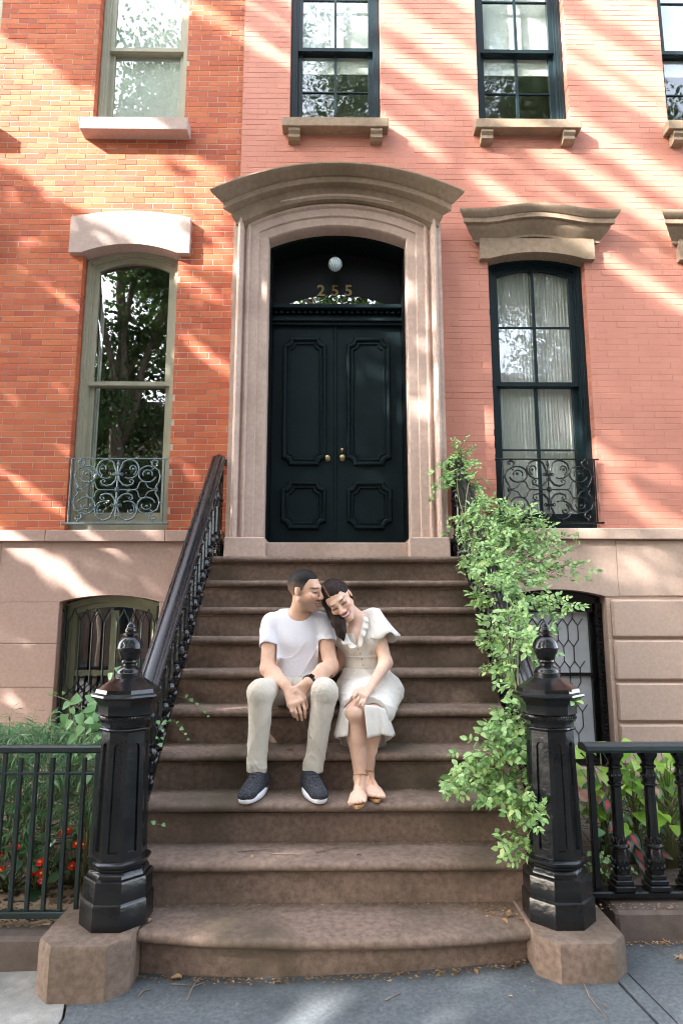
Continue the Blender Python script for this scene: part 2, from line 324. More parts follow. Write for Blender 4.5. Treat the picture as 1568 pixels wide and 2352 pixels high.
def brick_wall(house, x0, x1, z0, z1, holes, Yf, mb, mm, worn=None, JN=0.0055, VJ=0.0055, rec=0.0026):
    # mortar backing with the openings left out
    xs = sorted({x0, x1} | {h[0]-0.004 for h in holes} | {h[1]+0.004 for h in holes}); zs = sorted({z0, z1} | {h[2]-0.004 for h in holes} | {h[3]+0.004 for h in holes})
    xs = [x for x in xs if x0 <= x <= x1]; zs = [z for z in zs if z0 <= z <= z1]
    b = MB()
    for xa, xb in zip(xs[:-1], xs[1:]):
        for za, zb in zip(zs[:-1], zs[1:]):
            mx, mz = (xa+xb)/2, (za+zb)/2
            if any(h[0]-.004 < mx < h[1]+.004 and h[2]-.004 < mz < h[3]+.004 for h in holes): continue
            b.box(xa, xb, Yf+rec, Yf+0.30, za, zb)
    wall = b.build('wall', mm, house)
    todo = []
    nC = int((z1-z0)/COURSE)
    for c in range(nC):
        za = z0 + c*COURSE + JN/2; zb = za + COURSE - JN; zm = (za+zb)/2
        cuts = sorted([(h[0], h[1]) for h in holes if h[2]-0.012 < zm < h[3]+0.012])
        segs = []; a = x0
        for h0, h1 in cuts:
            if h0 > a: segs.append((a, min(h0, x1), True))
            a = max(a, h1)
        if a < x1: segs.append((a, x1, True))
        off = (BLEN/2 if c % 2 else 0) + random.uniform(-0.012, 0.012)
        for s0, s1, _ in segs:
            k = math.floor((s0 - off)/BLEN); e = off + k*BLEN
            while e < s1:
                p, q = max(e, s0), min(e + BLEN, s1); e += BLEN
                p2 = p + (VJ/2 if p > s0 else 0); q2 = q - (VJ/2 if q < s1 else 0)
                if q2 - p2 > 0.02: todo.append((p2, q2, za + random.uniform(-.0012, .0012), zb))
    def area(t):
        u0 = seen((t[0], Yf, t[2])); u1 = seen((t[1], Yf, t[3]))
        cx, cy = (u0[0]+u1[0])/2, (u0[1]+u1[1])/2
        if not (5 < cx < 1563 and 5 < cy < 2347): return 0
        return abs((u1[0]-u0[0])*(u1[1]-u0[1]))
    todo.sort(key=area, reverse=True)
    cache = {}; rest = MB(); tones = []
    for i, (p, q, za, zb) in enumerate(todo):
        L = q-p; tn = random.random(); yj = Yf + random.uniform(-0.001, 0.0012)
        bare = worn and any(((p+q)/2-w[0])**2/w[2]**2 + (za-w[1])**2/w[3]**2 < random.uniform(0.4, 1.3) for w in worn)
        if bare: yj += 0.0015
        if i < 300:
            Lq = round(L, 3); tq = int(tn*8); key = (Lq, tq, bare)
            if key not in cache:
                bb = unit_brick(Lq, COURSE-JN, 0.12, 0.0018, tq/8); me = bb.me('brick'); set_tone(me, [tq/8+0.06]*len(me.polygons)); me.materials.append(M['bare_brick'] if bare else mb); cache[key] = me
            o = bpy.data.objects.new('brick', cache[key]); COL.objects.link(o); o.parent = wall; o.location = (p, yj, za)
            o.matrix_parent_inverse = wall.matrix_basis.inverted()
        else:
            bb = unit_brick(L, COURSE-JN, 0.12, 0.0018, tn)
            rest.add([(v[0]+p, v[1]+yj, v[2]+za) for v in bb.v], bb.f); tones += [tn]*len(bb.f)
    # bricks hang under wall; the wall mesh sits at the world origin, its parent empty is offset
    me = rest.me('bricks'); set_tone(me, tones); o = obj('bricks', me, mb, wall); o['kind'] = 'stuff'
    return wall
WX = 1.733
Lc = -1.777; LW = 0.412
holesL = [(Lc-LW, Lc+LW, 2.12, 4.645), (Lc-LW, Lc+LW, 5.80, 8.3), (Lc-WX-LW, Lc-WX+LW, 2.12, 4.645), (Lc-WX-LW, Lc-WX+LW, 5.80, 8.3)]
brick_wall(HL, -4.7, -0.845, 2.12, 8.15, holesL, 5.17, M['brick'], M['mortar'])
Rc = 1.748; RW = 0.420; Uc = [-0.002, 1.712, 3.43]
holesR = [(-0.66, 0.70, 1.9, 4.80)] + [(c-RW, c+RW, 2.14, 4.60) for c in (Rc, Rc+WX)] + [(c-0.413, c+0.413, 5.81, 8.3) for c in Uc]
holesR.append((-0.80, 0.84, 1.9, 4.70))
brick_wall(HR, -0.842, 4.9, 2.14, 8.15, holesR, 5.15, M['paint_brick'], M['paint_mortar'], JN=0.0032, VJ=0.0010, rec=0.0016, worn=[(0.62, 5.47, 0.17, 0.13), (-0.40, 5.66, 0.05, 0.05), (0.50, 5.70, 0.06, 0.12), (2.27, 5.72, 0.07, 0.08), (2.62, 4.98, 0.12, 0.10), (2.9, 5.65, .12, .06)])

# ================================================================== WINDOWS
def pane_poly(xa, xb, za, top, n=6):
    return [(xa, za), (xb, za)] + [(xb + (xa-xb)*i/n, top(xb + (xa-xb)*i/n)) for i in range(n+1)]
def window(house, cx, hw, z0, z1, rise, Yf, fm, sm, mid, cols, rt, rb, gm, inside, bottom=0.05):
    cas = MB(); o0 = outline(cx-hw, cx+hw, z0, z1, rise); d = 0.045
    o1 = outline(cx-hw+d, cx+hw-d, z0+bottom, z1-0.02, rise); o2 = outline(cx-hw+d+0.016, cx+hw-d-0.016, z0+bottom+0.01, z1-0.035, rise)
    cas.ring(o0, o1, Yf+0.085, Yf+0.24); cas.ring(o1, o2, Yf+0.105, Yf+0.24)
    bead0 = outline(cx-hw+0.012, cx+hw-0.012, z0+0.012, z1-0.006, rise); bead1 = outline(cx-hw+0.026, cx+hw-0.026, z0+0.026, z1-0.013, rise)
    cas.ring(bead0, bead1, Yf+0.076, Yf+0.09)
    wn = cas.build('window', fm, house, 35)
    a, bx = cx-hw+d+0.016, cx+hw-d-0.016; zt = z1-0.035; zb = z0+bottom+0.01; sw = 0.043
    topf = lambda x: zt + arch(x-cx, (bx-a)/2, rise)
    for nm, y, zl, zh, rs, nr in (('sash', Yf+0.125, mid-0.018, zt, rise, rt), ('sash', Yf+0.165, zb, mid+0.018, 0, rb)):
        sb = MB(); oo = outline(a, bx, zl, zh, rs); ii = outline(a+sw, bx-sw, zl+(0.036 if nm and rs == rise and zl > z0+.2 else 0.07), zh-(sw if zh == zt else 0.036), rs*0.96)
        sb.ring(oo, ii, y, y+0.036)
        li, hi = a+sw, bx-sw; zlo = ii[0][1]; zhi = ii[2][1]
        tf = (lambda x: zhi + arch(x-cx, (hi-li)/2, rs*0.96)) if rs else (lambda x: zhi)
        s_ = sb.build('sash', sm, wn, 35)
        m = 0.020
        for k in range(1, cols):
            xm = li + (hi-li)*k/cols; mb_ = MB(); mb_.box(xm-m/2-.002, xm+m/2+.002, y+0.004, y+0.032, zlo+.0005, tf(xm)-.0005); mb_.build('muntin', sm, wn)
        for k in range(1, nr):
            zm = zlo + (zhi + rs*0.5 - zlo)*k/nr; mb_ = MB(); mb_.box(li+.0005, hi-.0005, y+0.007, y+0.029, zm-0.006, zm+0.006); mb_.build('muntin', sm, wn)
        for k in range(cols):
            for r in range(nr):
                xa, xb_ = li + (hi-li)*k/cols, li + (hi-li)*(k+1)/cols
                za = zlo + (zhi + rs*0.5 - zlo)*r/nr; ztop = (lambda x: zlo + (zhi+rs*0.5-zlo)*(r+1)/nr) if r < nr-1 else tf
                g_ = MB(); g_.prism(pane_poly(xa, xb_, za, ztop), y+0.016, y+0.019)
                po = g_.build('pane', gm, wn)
                t = random.uniform(-.0025, .0025)
    rm = MB(); x0, x1, ya, yb, zc, zd = cx-hw-.3, cx+hw+.3, Yf+0.24, Yf+1.3, z0-.2, z1+rise+.2
    rm.add([(x0, ya, zc), (x1, ya, zc), (x1, yb, zc), (x0, yb, zc), (x0, ya, zd), (x1, ya, zd), (x1, yb, zd), (x0, yb, zd)], [(0, 3, 2, 1), (4, 5, 6, 7), (3, 7, 6, 2), (0, 4, 7, 3), (1, 2, 6, 5)])
    b0 = outline(cx-hw-.3, cx+hw+.3, z0-.2, z1+rise+.2, 0); b1 = outline(cx-hw+.02, cx+hw-.02, z0+.02, z1-.02, rise)
    rm.ring(b0, b1, Yf+0.2405, Yf+0.26)
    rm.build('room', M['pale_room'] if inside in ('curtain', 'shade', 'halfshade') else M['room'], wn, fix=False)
    if inside == 'shade':
        q = MB(); q.box(cx-hw+.06, cx+hw-.06, Yf+0.206, Yf+0.210, z0+.06, z1+rise-.04); q.build('roller_shade', M['shade'], wn)
    if inside == 'halfshade':
        q = MB(); q.box(cx-hw+.06, cx+hw-.06, Yf+0.206, Yf+0.210, z0+.72, z1+rise-.04); q.build('roller_shade', M['shade'], wn)
    if inside == 'curtain':
        for sgn in (-1, 1):
            q = MB(); rowsc = []
            xa = cx + sgn*0.008; xb = cx + sgn*(hw-.05)
            for zi in range(13):
                z = z0+.03 + (z1+rise-.04-z0-.03)*zi/12
                rowsc.append([(xa+(xb-xa)*i/90, Yf+0.222+0.008*math.sin(i*0.9+1.7*sgn+0.25*math.sin(zi))+0.008*math.sin(i*2.3+zi*.1), z) for i in range(91)])
            q.grid(rowsc); q.build('curtain', M['curtain'], wn, 180)
    if inside == 'sidecurtain':
        q = MB(); q.grid([[(cx-hw+.075+0.0014*i, Yf+0.27+0.008*math.sin(i*.55), z0+.05+(z1-.3-z0)*zi/6) for i in range(30)] for zi in range(7)]); q.build('curtain', M['curtain'], wn, 180)
    return wn
YL, YR = 5.17, 5.15
window(HL, Lc, LW, 2.138, 4.555, 0.085, YL, M['frame_sage'], M['frame_sage'], 3.44, 1, 1, 1, M['glass'], 'sidecurtain', 0.10)
window(HL, Lc, LW, 5.815, 7.9, 0.0, YL, M['frame_sage'], M['frame_sage'], 6.74, 1, 1, 1, M['glass'], 'shade', 0.02)
window(HL, Lc-WX, LW, 2.138, 4.555, 0.085, YL, M['frame_sage'], M['frame_sage'], 3.44, 1, 1, 1, M['glass'], None, 0.10)
window(HL, Lc-WX, LW, 5.815, 7.9, 0.0, YL, M['frame_sage'], M['frame_sage'], 6.74, 1, 1, 1, M['glass'], 'shade', 0.02)
for c in (Rc, Rc+WX):
    window(HR, c, RW, 2.16, 4.515, 0.065, YR, M['frame_dark'], M['frame_dark'], 3.44, 2, 2, 2, M['glass_old'], 'curtain', 0.07)
for i, c in enumerate(Uc):
    window(HR, c, 0.413, 5.83, 7.9, 0.0, YR, M['frame_dark'], M['frame_dark'], 6.74, 2, 2, 2, M['glass_old'], 'halfshade', 0.02)

# stone lintels over the left house's tall windows, sills
def lintel(house, cx):
    b = MB(); hw, z0, z1 = 0.518, 4.553, 4.885
    bot = [(cx-LW+.002+(2*LW-.004)*i/12, z0 + arch(-LW+2*LW*i/12, LW, 0.083)) for i in range(13)]
    top = [(cx+hw-2*hw*i/14, z1 + arch(hw-2*hw*i/14, hw, 0.062)) for i in range(15)]
    pts = [(cx-hw, z0)] + bot + [(cx+hw, z0)] + top
    b.prism(pts, YL-0.06, YL+0.30); return b.build('lintel', M['stone_lintel'], house, 30)
lintel(HL, Lc); lintel(HL, Lc-WX)
def sill(house, cx, hw, z0, z1, y0, y1, m, brackets):
    b = MB(); b.box(cx-hw, cx+hw, y0, y1, z0, z1, 0.006); s_ = b.build('sill', m, house)
    if brackets:
        for sx in (-1, 1):
            q = MB(); xm = cx + sx*0.365
            pr = [(y1-.03, z0-.002), (y0+.015, z0-.002), (y0+.012, z0-.03), (y0+.03, z0-.055), (y0+.028, z0-.085), (y0+.05, z0-.105), (y1-.03, z0-.107)]
            q.prism([(p, z) for p, z in pr], xm-.052, xm+.052, 'x'); q.build('bracket', m, s_)
for c in (Lc, Lc-WX): sill(HL, c, 0.474, 5.69, 5.813, YL-0.125, YL+0.2, M['stone_lintel'], False)
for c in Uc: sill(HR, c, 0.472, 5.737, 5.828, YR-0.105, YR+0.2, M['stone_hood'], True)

# ------------------------------------------------------------------ moulded hoods
def hood(house, name, cx, half0, topz, prof, m, x_span, n=28):
    rings = []
    for i in range(n+1):
        u = -1 + 2*i/n; ring_ = []
        for p, dz in prof:
            hw = half0 + p; x = u*hw
            ring_.append((cx + x, YR - p, topz(x/hw*x_span) + dz))
        rings.append(ring_)
    b = MB(); b.loft(rings, True, True); return b.build(name, m, house, 32)
def arc_top(z_end, z_mid, half):
    rise = z_mid - z_end
    return lambda x: z_end + arch(x, half, rise)
door_prof = [(0.0, 0.006), (0.30, 0.006), (0.405, 0.0), (0.405, -0.012), (0.398, -0.020), (0.385, -0.030), (0.362, -0.042), (0.340, -0.054), (0.330, -0.062), (0.312, -0.064), (0.312, -0.112), (0.306, -0.117), (0.252, -0.119), (0.250, -0.130), (0.243, -0.144), (0.228, -0.166), (0.220, -0.182), (0.218, -0.205), (0.0, -0.205)]
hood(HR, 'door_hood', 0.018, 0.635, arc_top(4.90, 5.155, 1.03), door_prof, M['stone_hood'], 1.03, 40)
def ear_top(x):
    a = abs(x)
    return 4.897 + (0.058*(0.5+0.5*math.cos(math.pi*min(a/0.50, 1.0)))**0.8 if a < 0.5 else 0)
win_prof = [(0.0, 0.004), (0.12, 0.004), (0.182, 0.0), (0.182, -0.012), (0.174, -0.03), (0.158, -0.05), (0.15, -0.06), (0.143, -0.062), (0.143, -0.105), (0.13, -0.11), (0.118, -0.112), (0.112, -0.13), (0.09, -0.16), (0.06, -0.19), (0.045, -0.21), (0.045, -0.232), (0.0, -0.232)]
for c in (Rc, Rc+WX):
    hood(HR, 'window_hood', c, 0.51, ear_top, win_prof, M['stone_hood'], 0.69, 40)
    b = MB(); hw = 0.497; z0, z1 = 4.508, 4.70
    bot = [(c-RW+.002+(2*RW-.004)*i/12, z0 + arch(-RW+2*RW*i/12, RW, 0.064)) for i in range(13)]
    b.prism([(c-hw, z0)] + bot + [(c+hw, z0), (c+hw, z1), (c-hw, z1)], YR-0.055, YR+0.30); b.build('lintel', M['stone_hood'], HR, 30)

# ------------------------------------------------------------------ door surround
DC = 0.018
def arch_sweep(prof, hw0, spring, rise, zbase, cx, n=24):
    R0 = (hw0*hw0 + rise*rise)/(2*rise); zc = spring + rise - R0; cols = []
    for o, y in prof:
        hw, Rr = hw0+o, R0+o; a = math.asin(hw/Rr); pts = [(cx-hw, y, zbase)]
        for i in range(n+1):
            t = -a + 2*a*i/n; pts.append((cx + Rr*math.sin(t), y, zc + Rr*math.cos(t)))
        pts.append((cx+hw, y, zbase)); cols.append(pts)
    rings = [[c[i] for c in cols] for i in range(len(cols[0]))]
    return MB().loft(rings, True, True)
sp = [(0.0, 5.18), (0.0, 5.03), (0.008, 5.02), (0.078, 5.018), (0.080, 5.010), (0.084, 5.006), (0.150, 5.004), (0.153, 4.992), (0.160, 4.984), (0.172, 4.985), (0.186, 4.996), (0.196, 5.003), (0.203, 4.992), (0.206, 4.968), (0.216, 4.952), (0.230, 4.946), (0.242, 4.952), (0.250, 4.962), (0.252, 4.972), (0.287, 4.970), (0.287, 5.18)]
sp = [(o, y if y > 5.1 else 5.02+(y-5.02)*1.35) for o, y in sp]
sur = arch_sweep(sp, 0.583, 4.633, 0.125, 2.062, DC).build('door_surround', M['stone_trim'], HR, 25)
for sx in (-1, 1):
    q = MB(); xa, xb = DC+sx*0.558, DC+sx*0.872
    x0, x1 = min(xa, xb), max(xa, xb)
    q.box(x0, x1, 4.905, 5.2, 1.893, 2.062, 0.008); q.build('plinth', M['stone_trim'], sur)
q = MB(); q.box(DC-.5585, DC+.5585, 5.03, 5.5, 1.893, 2.034, 0.006); q.build('threshold', M['stone_trim'], sur)

# ------------------------------------------------------------------ doors and transom
R0_ = 0.583
lin = MB(); oo = outline(DC-.60, DC+.60, 2.034, 4.633, 0.128, 24); ii = outline(DC-.5735, DC+.5735, 2.036, 4.612, 0.125, 24)
lin.ring(oo, ii, 5.165, 5.50)
dframe = lin.build('door_frame', M['lining'], HR, 35)
YD = 5.40
q = MB(); q.box(DC-.573, DC+.573, 5.335, 5.47, 4.045, 4.075, .004); q.box(DC-.573, DC+.573, 5.36, 5.47, 4.02, 4.0445); q.box(DC-.573, DC+.573, 5.375, 5.47, 4.0755, 4.115); q.box(DC-.573, DC+.573, 5.30, 5.47, 4.150, 4.190, .006)
hd = q.build('transom_bar', M['green_paint'], dframe)
lf = MB()
for i in range(22):
    xm = DC-.55 + 1.10*i/21
    lf.lathe([(0.004, 0.0), (0.018, 0.004), (0.020, 0.016), (0.012, 0.028), (0.003, 0.032)], 8, (xm, 5.355, 4.1165), 0.2)
lf.build('carved_moulding', M['green_paint'], hd, 60)
tf = MB(); t0 = outline(DC-.573, DC+.573, 4.1905, 4.612, 0.124, 24); t1 = outline(DC-.525, DC+.525, 4.22, 4.565, 0.118, 24)
t1 = outline(DC-.50, DC+.50, 4.20, 4.225, 0.118, 24)
tf.ring(t0, t1, 5.425, 5.46); tf.build('transom_dark_reflection', M['lining'], dframe, 35)  # dark sheet standing for the dark reflection in the upper transom glass
tg = MB(); tg.prism(t1, 5.432, 5.436); tg.build('transom_pane', M['glass_dark'], dframe)
rm = MB(); rm.box(DC-.9, DC+.9, 5.52, 6.4, 1.9, 5.2); rm.build('vestibule', M['room'], dframe)
rb = MB(); rb.ring(outline(DC-1, DC+1, 1.8, 5.3, 0, 24), outline(DC-.572, DC+.572, 2.04, 4.61, .12, 24), 5.47, 5.50); rb.build('back_panel', M['lining'], dframe)

def contour(x0, x1, z0, z1, c, ins, n=6, straight=False):
    # rectangle with hollow corners; ins moves it inwards
    x0, x1, z0, z1 = x0+ins, x1-ins, z0+ins, z1-ins; pts = []
    for (px, pz, sx, sz, a0) in ((x0, z0, 1, 1, 90), (x1, z0, -1, 1, 180), (x1, z1, -1, -1, 270), (x0, z1, 1, -1, 0)):
        for i in range(n+1):
            if straight:
                t = i/n
                a = Vector((px, pz+sz*c)) if a0 in (90, 270) else Vector((px+sx*c, pz)); b_ = Vector((px+sx*c, pz)) if a0 in (90, 270) else Vector((px, pz+sz*c))
                p = a.lerp(b_, t); pts.append((p.x, p.y))
            else:
                t = R(a0 - 90*i/n); pts.append((px + c*math.cos(t)*1.0, pz + c*math.sin(t)))
    return pts
def door_leaf(x0, x1, side):
    b = MB(); b.box(x0, x1, YD, YD+0.045, 2.037, 4.019, 0.003)
    leaf = b.build('door', M['green_paint'], HR)
    for (za, zb, wd) in ((2.74, 3.905, 0.385), (2.185, 2.60, 0.385)):
        xm = (x0+x1)/2 + (0.006 if side < 0 else -0.006); pa, pb = xm-wd/2, xm+wd/2
        rings = []
        for ins, dy, cc in ((0.0, 0.0, 0.062), (0.0, -0.022, 0.062), (0.008, -0.034, 0.062), (0.022, -0.036, 0.061), (0.030, -0.028, 0.060), (0.033, -0.012, 0.059), (0.042, -0.010, 0.057), (0.046, -0.018, 0.056), (0.056, -0.020, 0.054), (0.062, -0.012, 0.052), (0.066, -0.002, 0.05)):
            rings.append([(x, YD+dy, z) for x, z in contour(pa, pb, za, zb, cc, ins)])
        m_ = MB(); m_.loft(rings, True, False); mo = m_.build('panel_moulding', M['green_paint'], leaf, 30)
        f_ = MB(); f_.prism(contour(pa, pb, za, zb, 0.05, 0.066), YD-0.003, YD+0.004); f_.build('panel', M['green_paint'], leaf)
    return leaf
dl = door_leaf(DC-.572, DC-.0115, -1); dr = door_leaf(DC-.0085, DC+.572, 1)
q = MB(); q.box(DC-.027, DC-.001, YD-.014, YD-.0005, 2.04, 4.018, .005); q.build('astragal', M['green_paint'], dl)
def knob(px, py, r, leaf, nm='knob'):
    p = at(px, py, YD); b = MB()
    prof = [(0.001, 0.0), (r*1.05, 0.0), (r*1.1, .004), (r*0.9, .008), (r*0.45, .012), (r*0.45, .028), (r*0.8, .034), (r, .045), (r*0.9, .056), (r*0.5, .06), (0.002, .061)]
    b.lathe(prof, 20, (0, 0, 0)); b.v = [(p.x+x, YD-.0002-z, p.z+y) for x, y, z in b.v]
    return b.build(nm, M['brass'], leaf, 40)
knob(752, 1054, 0.021, dl); knob(786, 1053, 0.022, dr); knob(785, 1036, 0.013, dr, 'deadbolt')

# house number on the transom glass
for ch, px in (('2', 737), ('5', 769), ('5', 800)):
    cu = bpy.data.curves.new('digit', 'FONT'); cu.body = ch; cu.size = 0.15; cu.extrude = 0.001; cu.offset = 0.003; cu.align_x = 'CENTER'; cu.resolution_u = 4
    to = bpy.data.objects.new('tmp', cu); me = bpy.data.meshes.new_from_object(to); bpy.data.objects.remove(to)
    p = at(px, 679, 5.42)
    me.transform(Matrix.Translation((p.x, 5.422, p.z)) @ Matrix.Rotation(R(90), 4, 'X')); me.name = 'digit'
    obj('house_number', me, M['gold'], dframe)

# ------------------------------------------------------------------ basement stonework
def stones(parent, m, boxes, Y0=5.12, depth=0.25, c=0.004):
    for x0, x1, z0, z1 in boxes:
        b = MB(); b.box(x0+.0015, x1-.0015, Y0, Y0+depth, z0+.0015, z1-.0015, c); b.build('stone', m, parent)
def base_back(house, x0, x1, hx0, hx1, hz, z1, m):
    b = MB()
    for xa, xb, za, zb in ((x0, hx0, -.3, z1), (hx1, x1, -.3, z1), (hx0, hx1, hz, z1), (hx0, hx1, -.3, 0.3)): b.box(xa, xb, 5.132, 5.40, za, zb)
    return b.build('basement_wall', m, house)
bl0, bl1, bsp, brs = -2.165, -1.385, 1.555, 0.066
BL = base_back(HL, -4.7, -0.95, bl0-.002, bl1+.002, 1.70, 2.05, M['stone_base'])
stones(BL, M['stone_base'], [(-4.7, -3.55, 2.045, 2.138), (-3.55, -2.30, 2.045, 2.138), (-2.30, -1.35, 2.045, 2.138), (-1.35, -0.90, 2.045, 2.138)], 5.075)
def arched_stone(parent, m, x0, x1, z0, z1, w0, w1, spring, rise, Y0=5.12):
    cx, hw = (w0+w1)/2, (w1-w0)/2
    pts = [(x0, z0), (w0, z0), (w0, spring)] + [(w0+2*hw*i/14, spring+arch(-hw+2*hw*i/14, hw, rise)) for i in range(1, 14)] + [(w1, spring), (w1, z0), (x1, z0), (x1, z1), (x0, z1)]
    b = MB(); b.prism(pts, Y0, Y0+.25); return b.build('stone', m, parent, 30)
zc = [1.57, 1.245, 0.915, 0.59, 0.25, -0.2]
arched_stone(BL, M['stone_base'], -2.655, -0.95, 1.572, 2.042, bl0, bl1, 1.555+.0175, brs-.015)
stones(BL, M['stone_base'], [(-4.7, -3.7, zc[0], 2.044), (-3.7, -2.658, zc[0], 2.044)])
for i in range(5):
    sh = 0.0 if i % 2 else 0.35
    stones(BL, M['stone_base'], [(-4.7, -3.6-sh, zc[i+1], zc[i]), (-3.6-sh, -2.665-.0*sh, zc[i+1], zc[i]), (-2.665, bl0, zc[i+1], zc[i]), (bl1, -0.95, zc[i+1], zc[i])])
br0, br1 = 1.36, 2.155
BR = base_back(HR, 0.98, 4.9, br0-.002, br1+.002, 1.72, 2.06, M['stone_base_r'])
stones(BR, M['stone_base_r'], [(0.88, 1.95, 2.068, 2.158), (1.95, 3.2, 2.068, 2.158), (3.2, 4.9, 2.068, 2.158)], 5.075)
arched_stone(BR, M['stone_base_r'], 0.98, 2.262, 1.615, 2.066, br0, br1, 1.6155, 0.055)
stones(BR, M['stone_base_r'], [(2.264, 3.4, 1.615, 2.066), (3.4, 4.9, 1.615, 2.066)], c=0.005)
zr = [1.60, 1.283, 0.956, 0.646, 0.33, -0.1]
for i in range(5):
    for xa, xb in ((2.19, 3.3), (3.3, 4.9)):
        b = MB(); b.box(xa, xb-.004, 5.095, 5.33, zr[i+1]+.011, zr[i]-.011, 0.014); b.build('stone', M['stone_base_r'], BR)
    b = MB(); b.box(br1-.0, 2.188, 5.118, 5.36, zr[i+1]+.001, zr[i]-.001, .002); b.build('stone', M['stone_base_r'], BR)
    b = MB(); b.box(0.98, br0, 5.12, 5.37, zr[i+1]+.001, zr[i]-.001, .004); b.build('stone', M['stone_base_r'], BR)

def basement_window(house, x0, x1, z0, spring, rise, fm, mull, inside):
    cx = (x0+x1)/2; b = MB(); b.ring(outline(x0, x1, z0, spring, rise), outline(x0+.05, x1-.05, z0+.06, spring-.04, rise*.9), 5.24, 5.34)
    wn = b.build('basement_window', fm, house, 35)
    s_ = MB(); s_.ring(outline(x0+.0505, x1-.0505, z0+.0605, spring-.0405, rise*.9), outline(x0+.085, x1-.085, z0+.10, spring-.075, rise*.8), 5.265, 5.32)
    if mull: s_.box(cx-.03, cx+.03, 5.27, 5.318, z0+.101, spring-.05); s_.box(x0+.086, cx-.0302, 5.28, 5.318, 0.99, 1.03); s_.box(cx+.0302, x1-.086, 5.28, 5.318, 0.99, 1.03)
    s_.build('sash', fm, wn, 35)
    q = MB(); q.prism(outline(x0+.086, x1-.086, z0+.101, spring-.076, rise*.8), 5.296, 5.299); q.build('pane', M['glass'] if inside == 'room' else M['glass_milk'], wn)
    rm = MB(); X0, X1, ya, yb, za, zb = x0-.2, x1+.2, 5.41, 6.2, z0-.1, spring+.3
    rm.add([(X0, ya, za), (X1, ya, za), (X1, yb, za), (X0, yb, za), (X0, ya, zb), (X1, ya, zb), (X1, yb, zb), (X0, yb, zb)], [(0, 3, 2, 1), (4, 5, 6, 7), (3, 7, 6, 2), (0, 4, 7, 3), (1, 2, 6, 5)])
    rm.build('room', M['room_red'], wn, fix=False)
    return wn
basement_window(HL, bl0+.001, bl1-.001, 0.31, bsp, brs, M['frame_sagedark'], True, 'room')
bwr = basement_window(HR, br0+.001, br1-.001, 0.31, 1.61, 0.055, M['iron'], False, 'milk')
# lead cames: elongated hexagons
cm = MB(); hx, hz = 0.082, 0.225
def seg(p, q_):
    if not (br0+.085 < (p[0]+q_[0])/2 < br1-.085): return
    cm.tube([(p[0], 5.292, p[1]), (q_[0], 5.292, q_[1])], 0.0042, 5)
for r in range(-1, 7):
    for c in range(-1, 7):
        x = br0+.09 + hx*c*1.0 + (hx/2 if r % 2 else 0); z = 0.42 + r*0.17
        if z > 1.52 or z < 0.36: continue
        zt = min(z+0.115, 1.55)
        seg((x, z), (x, zt)); seg((x, zt), (x+hx/2, zt+0.055)); seg((x, zt), (x-hx/2, zt+0.055))
cm.build('lead_came', M['lead'], bwr)
# cast iron border of leaves down the sides of that window
for xs_ in (br0+.028, br1-.03):
    q = MB(); q.box(xs_-.027, xs_+.027, 5.205, 5.235, 0.32, 1.56)
    for i in range(44):
        z = 0.34 + i*0.0275; q.lathe([(0.002, -0.012), (0.011, -0.006), (0.013, 0.002), (0.004, 0.010)], 6, (xs_ + 0.013*math.sin(i*2.1), 5.2, z), i)
    q.build('iron_border', M['iron'], bwr)
bt = MB(); bt.box(br0+.087, br1-.087, 5.262, 5.29, 0.985, 1.01); bt.build('glazing_bar', M['iron'], bwr)
bh = MB(); bh.prism([(br0+.002, 1.49)] + [(br0+.002+(br1-br0-.004)*i/10, 1.612+arch(-.395+.79*i/10, .3975, .054)) for i in range(11)] + [(br1-.002, 1.49)], 5.236, 5.26); bh.build('head_panel', M['iron'], bwr)
# ================================================================== STOOP
RISE, GO, Y1 = 0.19, 0.2113, 2.908
SX0, SX1 = -1.0, 1.04
ST = thing('stoop', 'ten brown stone steps rising to the dark double door', 'steps', (0.02, 3.0, 0.0))
def step_profile(yf, z, zb, yback):
    # (y, z) polygon: tread, half-round nosing, fillet and riser
    pts = [(yback, z), (yf-0.034, z)]
    for i in range(1, 8):
        t = math.pi/2 + math.pi*i/8; pts.append((yf-0.034+0.024*math.cos(t), z-0.022+0.022*math.sin(t)))
    pts += [(yf-0.034, z-0.044), (yf-0.006, z-0.0445), (yf-0.006, z-0.052), (yf-0.016, z-0.0535), (yf-0.016, z-0.0585), (yf+0.004, z-0.061), (yf+0.004, zb), (yback, zb)]
    return pts
for k in range(2, 11):
    yk = Y1+(k-1)*GO; z = k*RISE; b = MB()
    yb = yk+GO+0.03 if k < 10 else 5.20
    prof = step_profile(yk, z, (k-1)*RISE-0.01, yb); nx = 44; rings = []; chips = [(random.uniform(-.8, .85), random.uniform(.012, .03), random.uniform(.004, .009)) for _ in range(3)]
    for i in range(nx+1):                              # worn, slightly wavy nosing with a few chips
        x = SX0+(SX1-SX0)*i/nx; wob = .0016*math.sin(x*9+k*1.7)+.0012*math.sin(x*23+k)+random.gauss(0, .0007); dip = -.0035*math.exp(-((x-.02)/.35)**2)
        ch = sum(d_*math.exp(-((x-c_)/w_)**2) for c_, w_, d_ in chips)
        rings.append([(x, y+(wob+ch if j in range(2, 11) else 0), zz+(dip*.6-ch*.5 if 1 <= j <= 4 else 0)) for j, (y, zz) in enumerate(prof)])
    b.loft(rings, True, True); o = b.build('step', M['stone_step'], ST, 40)
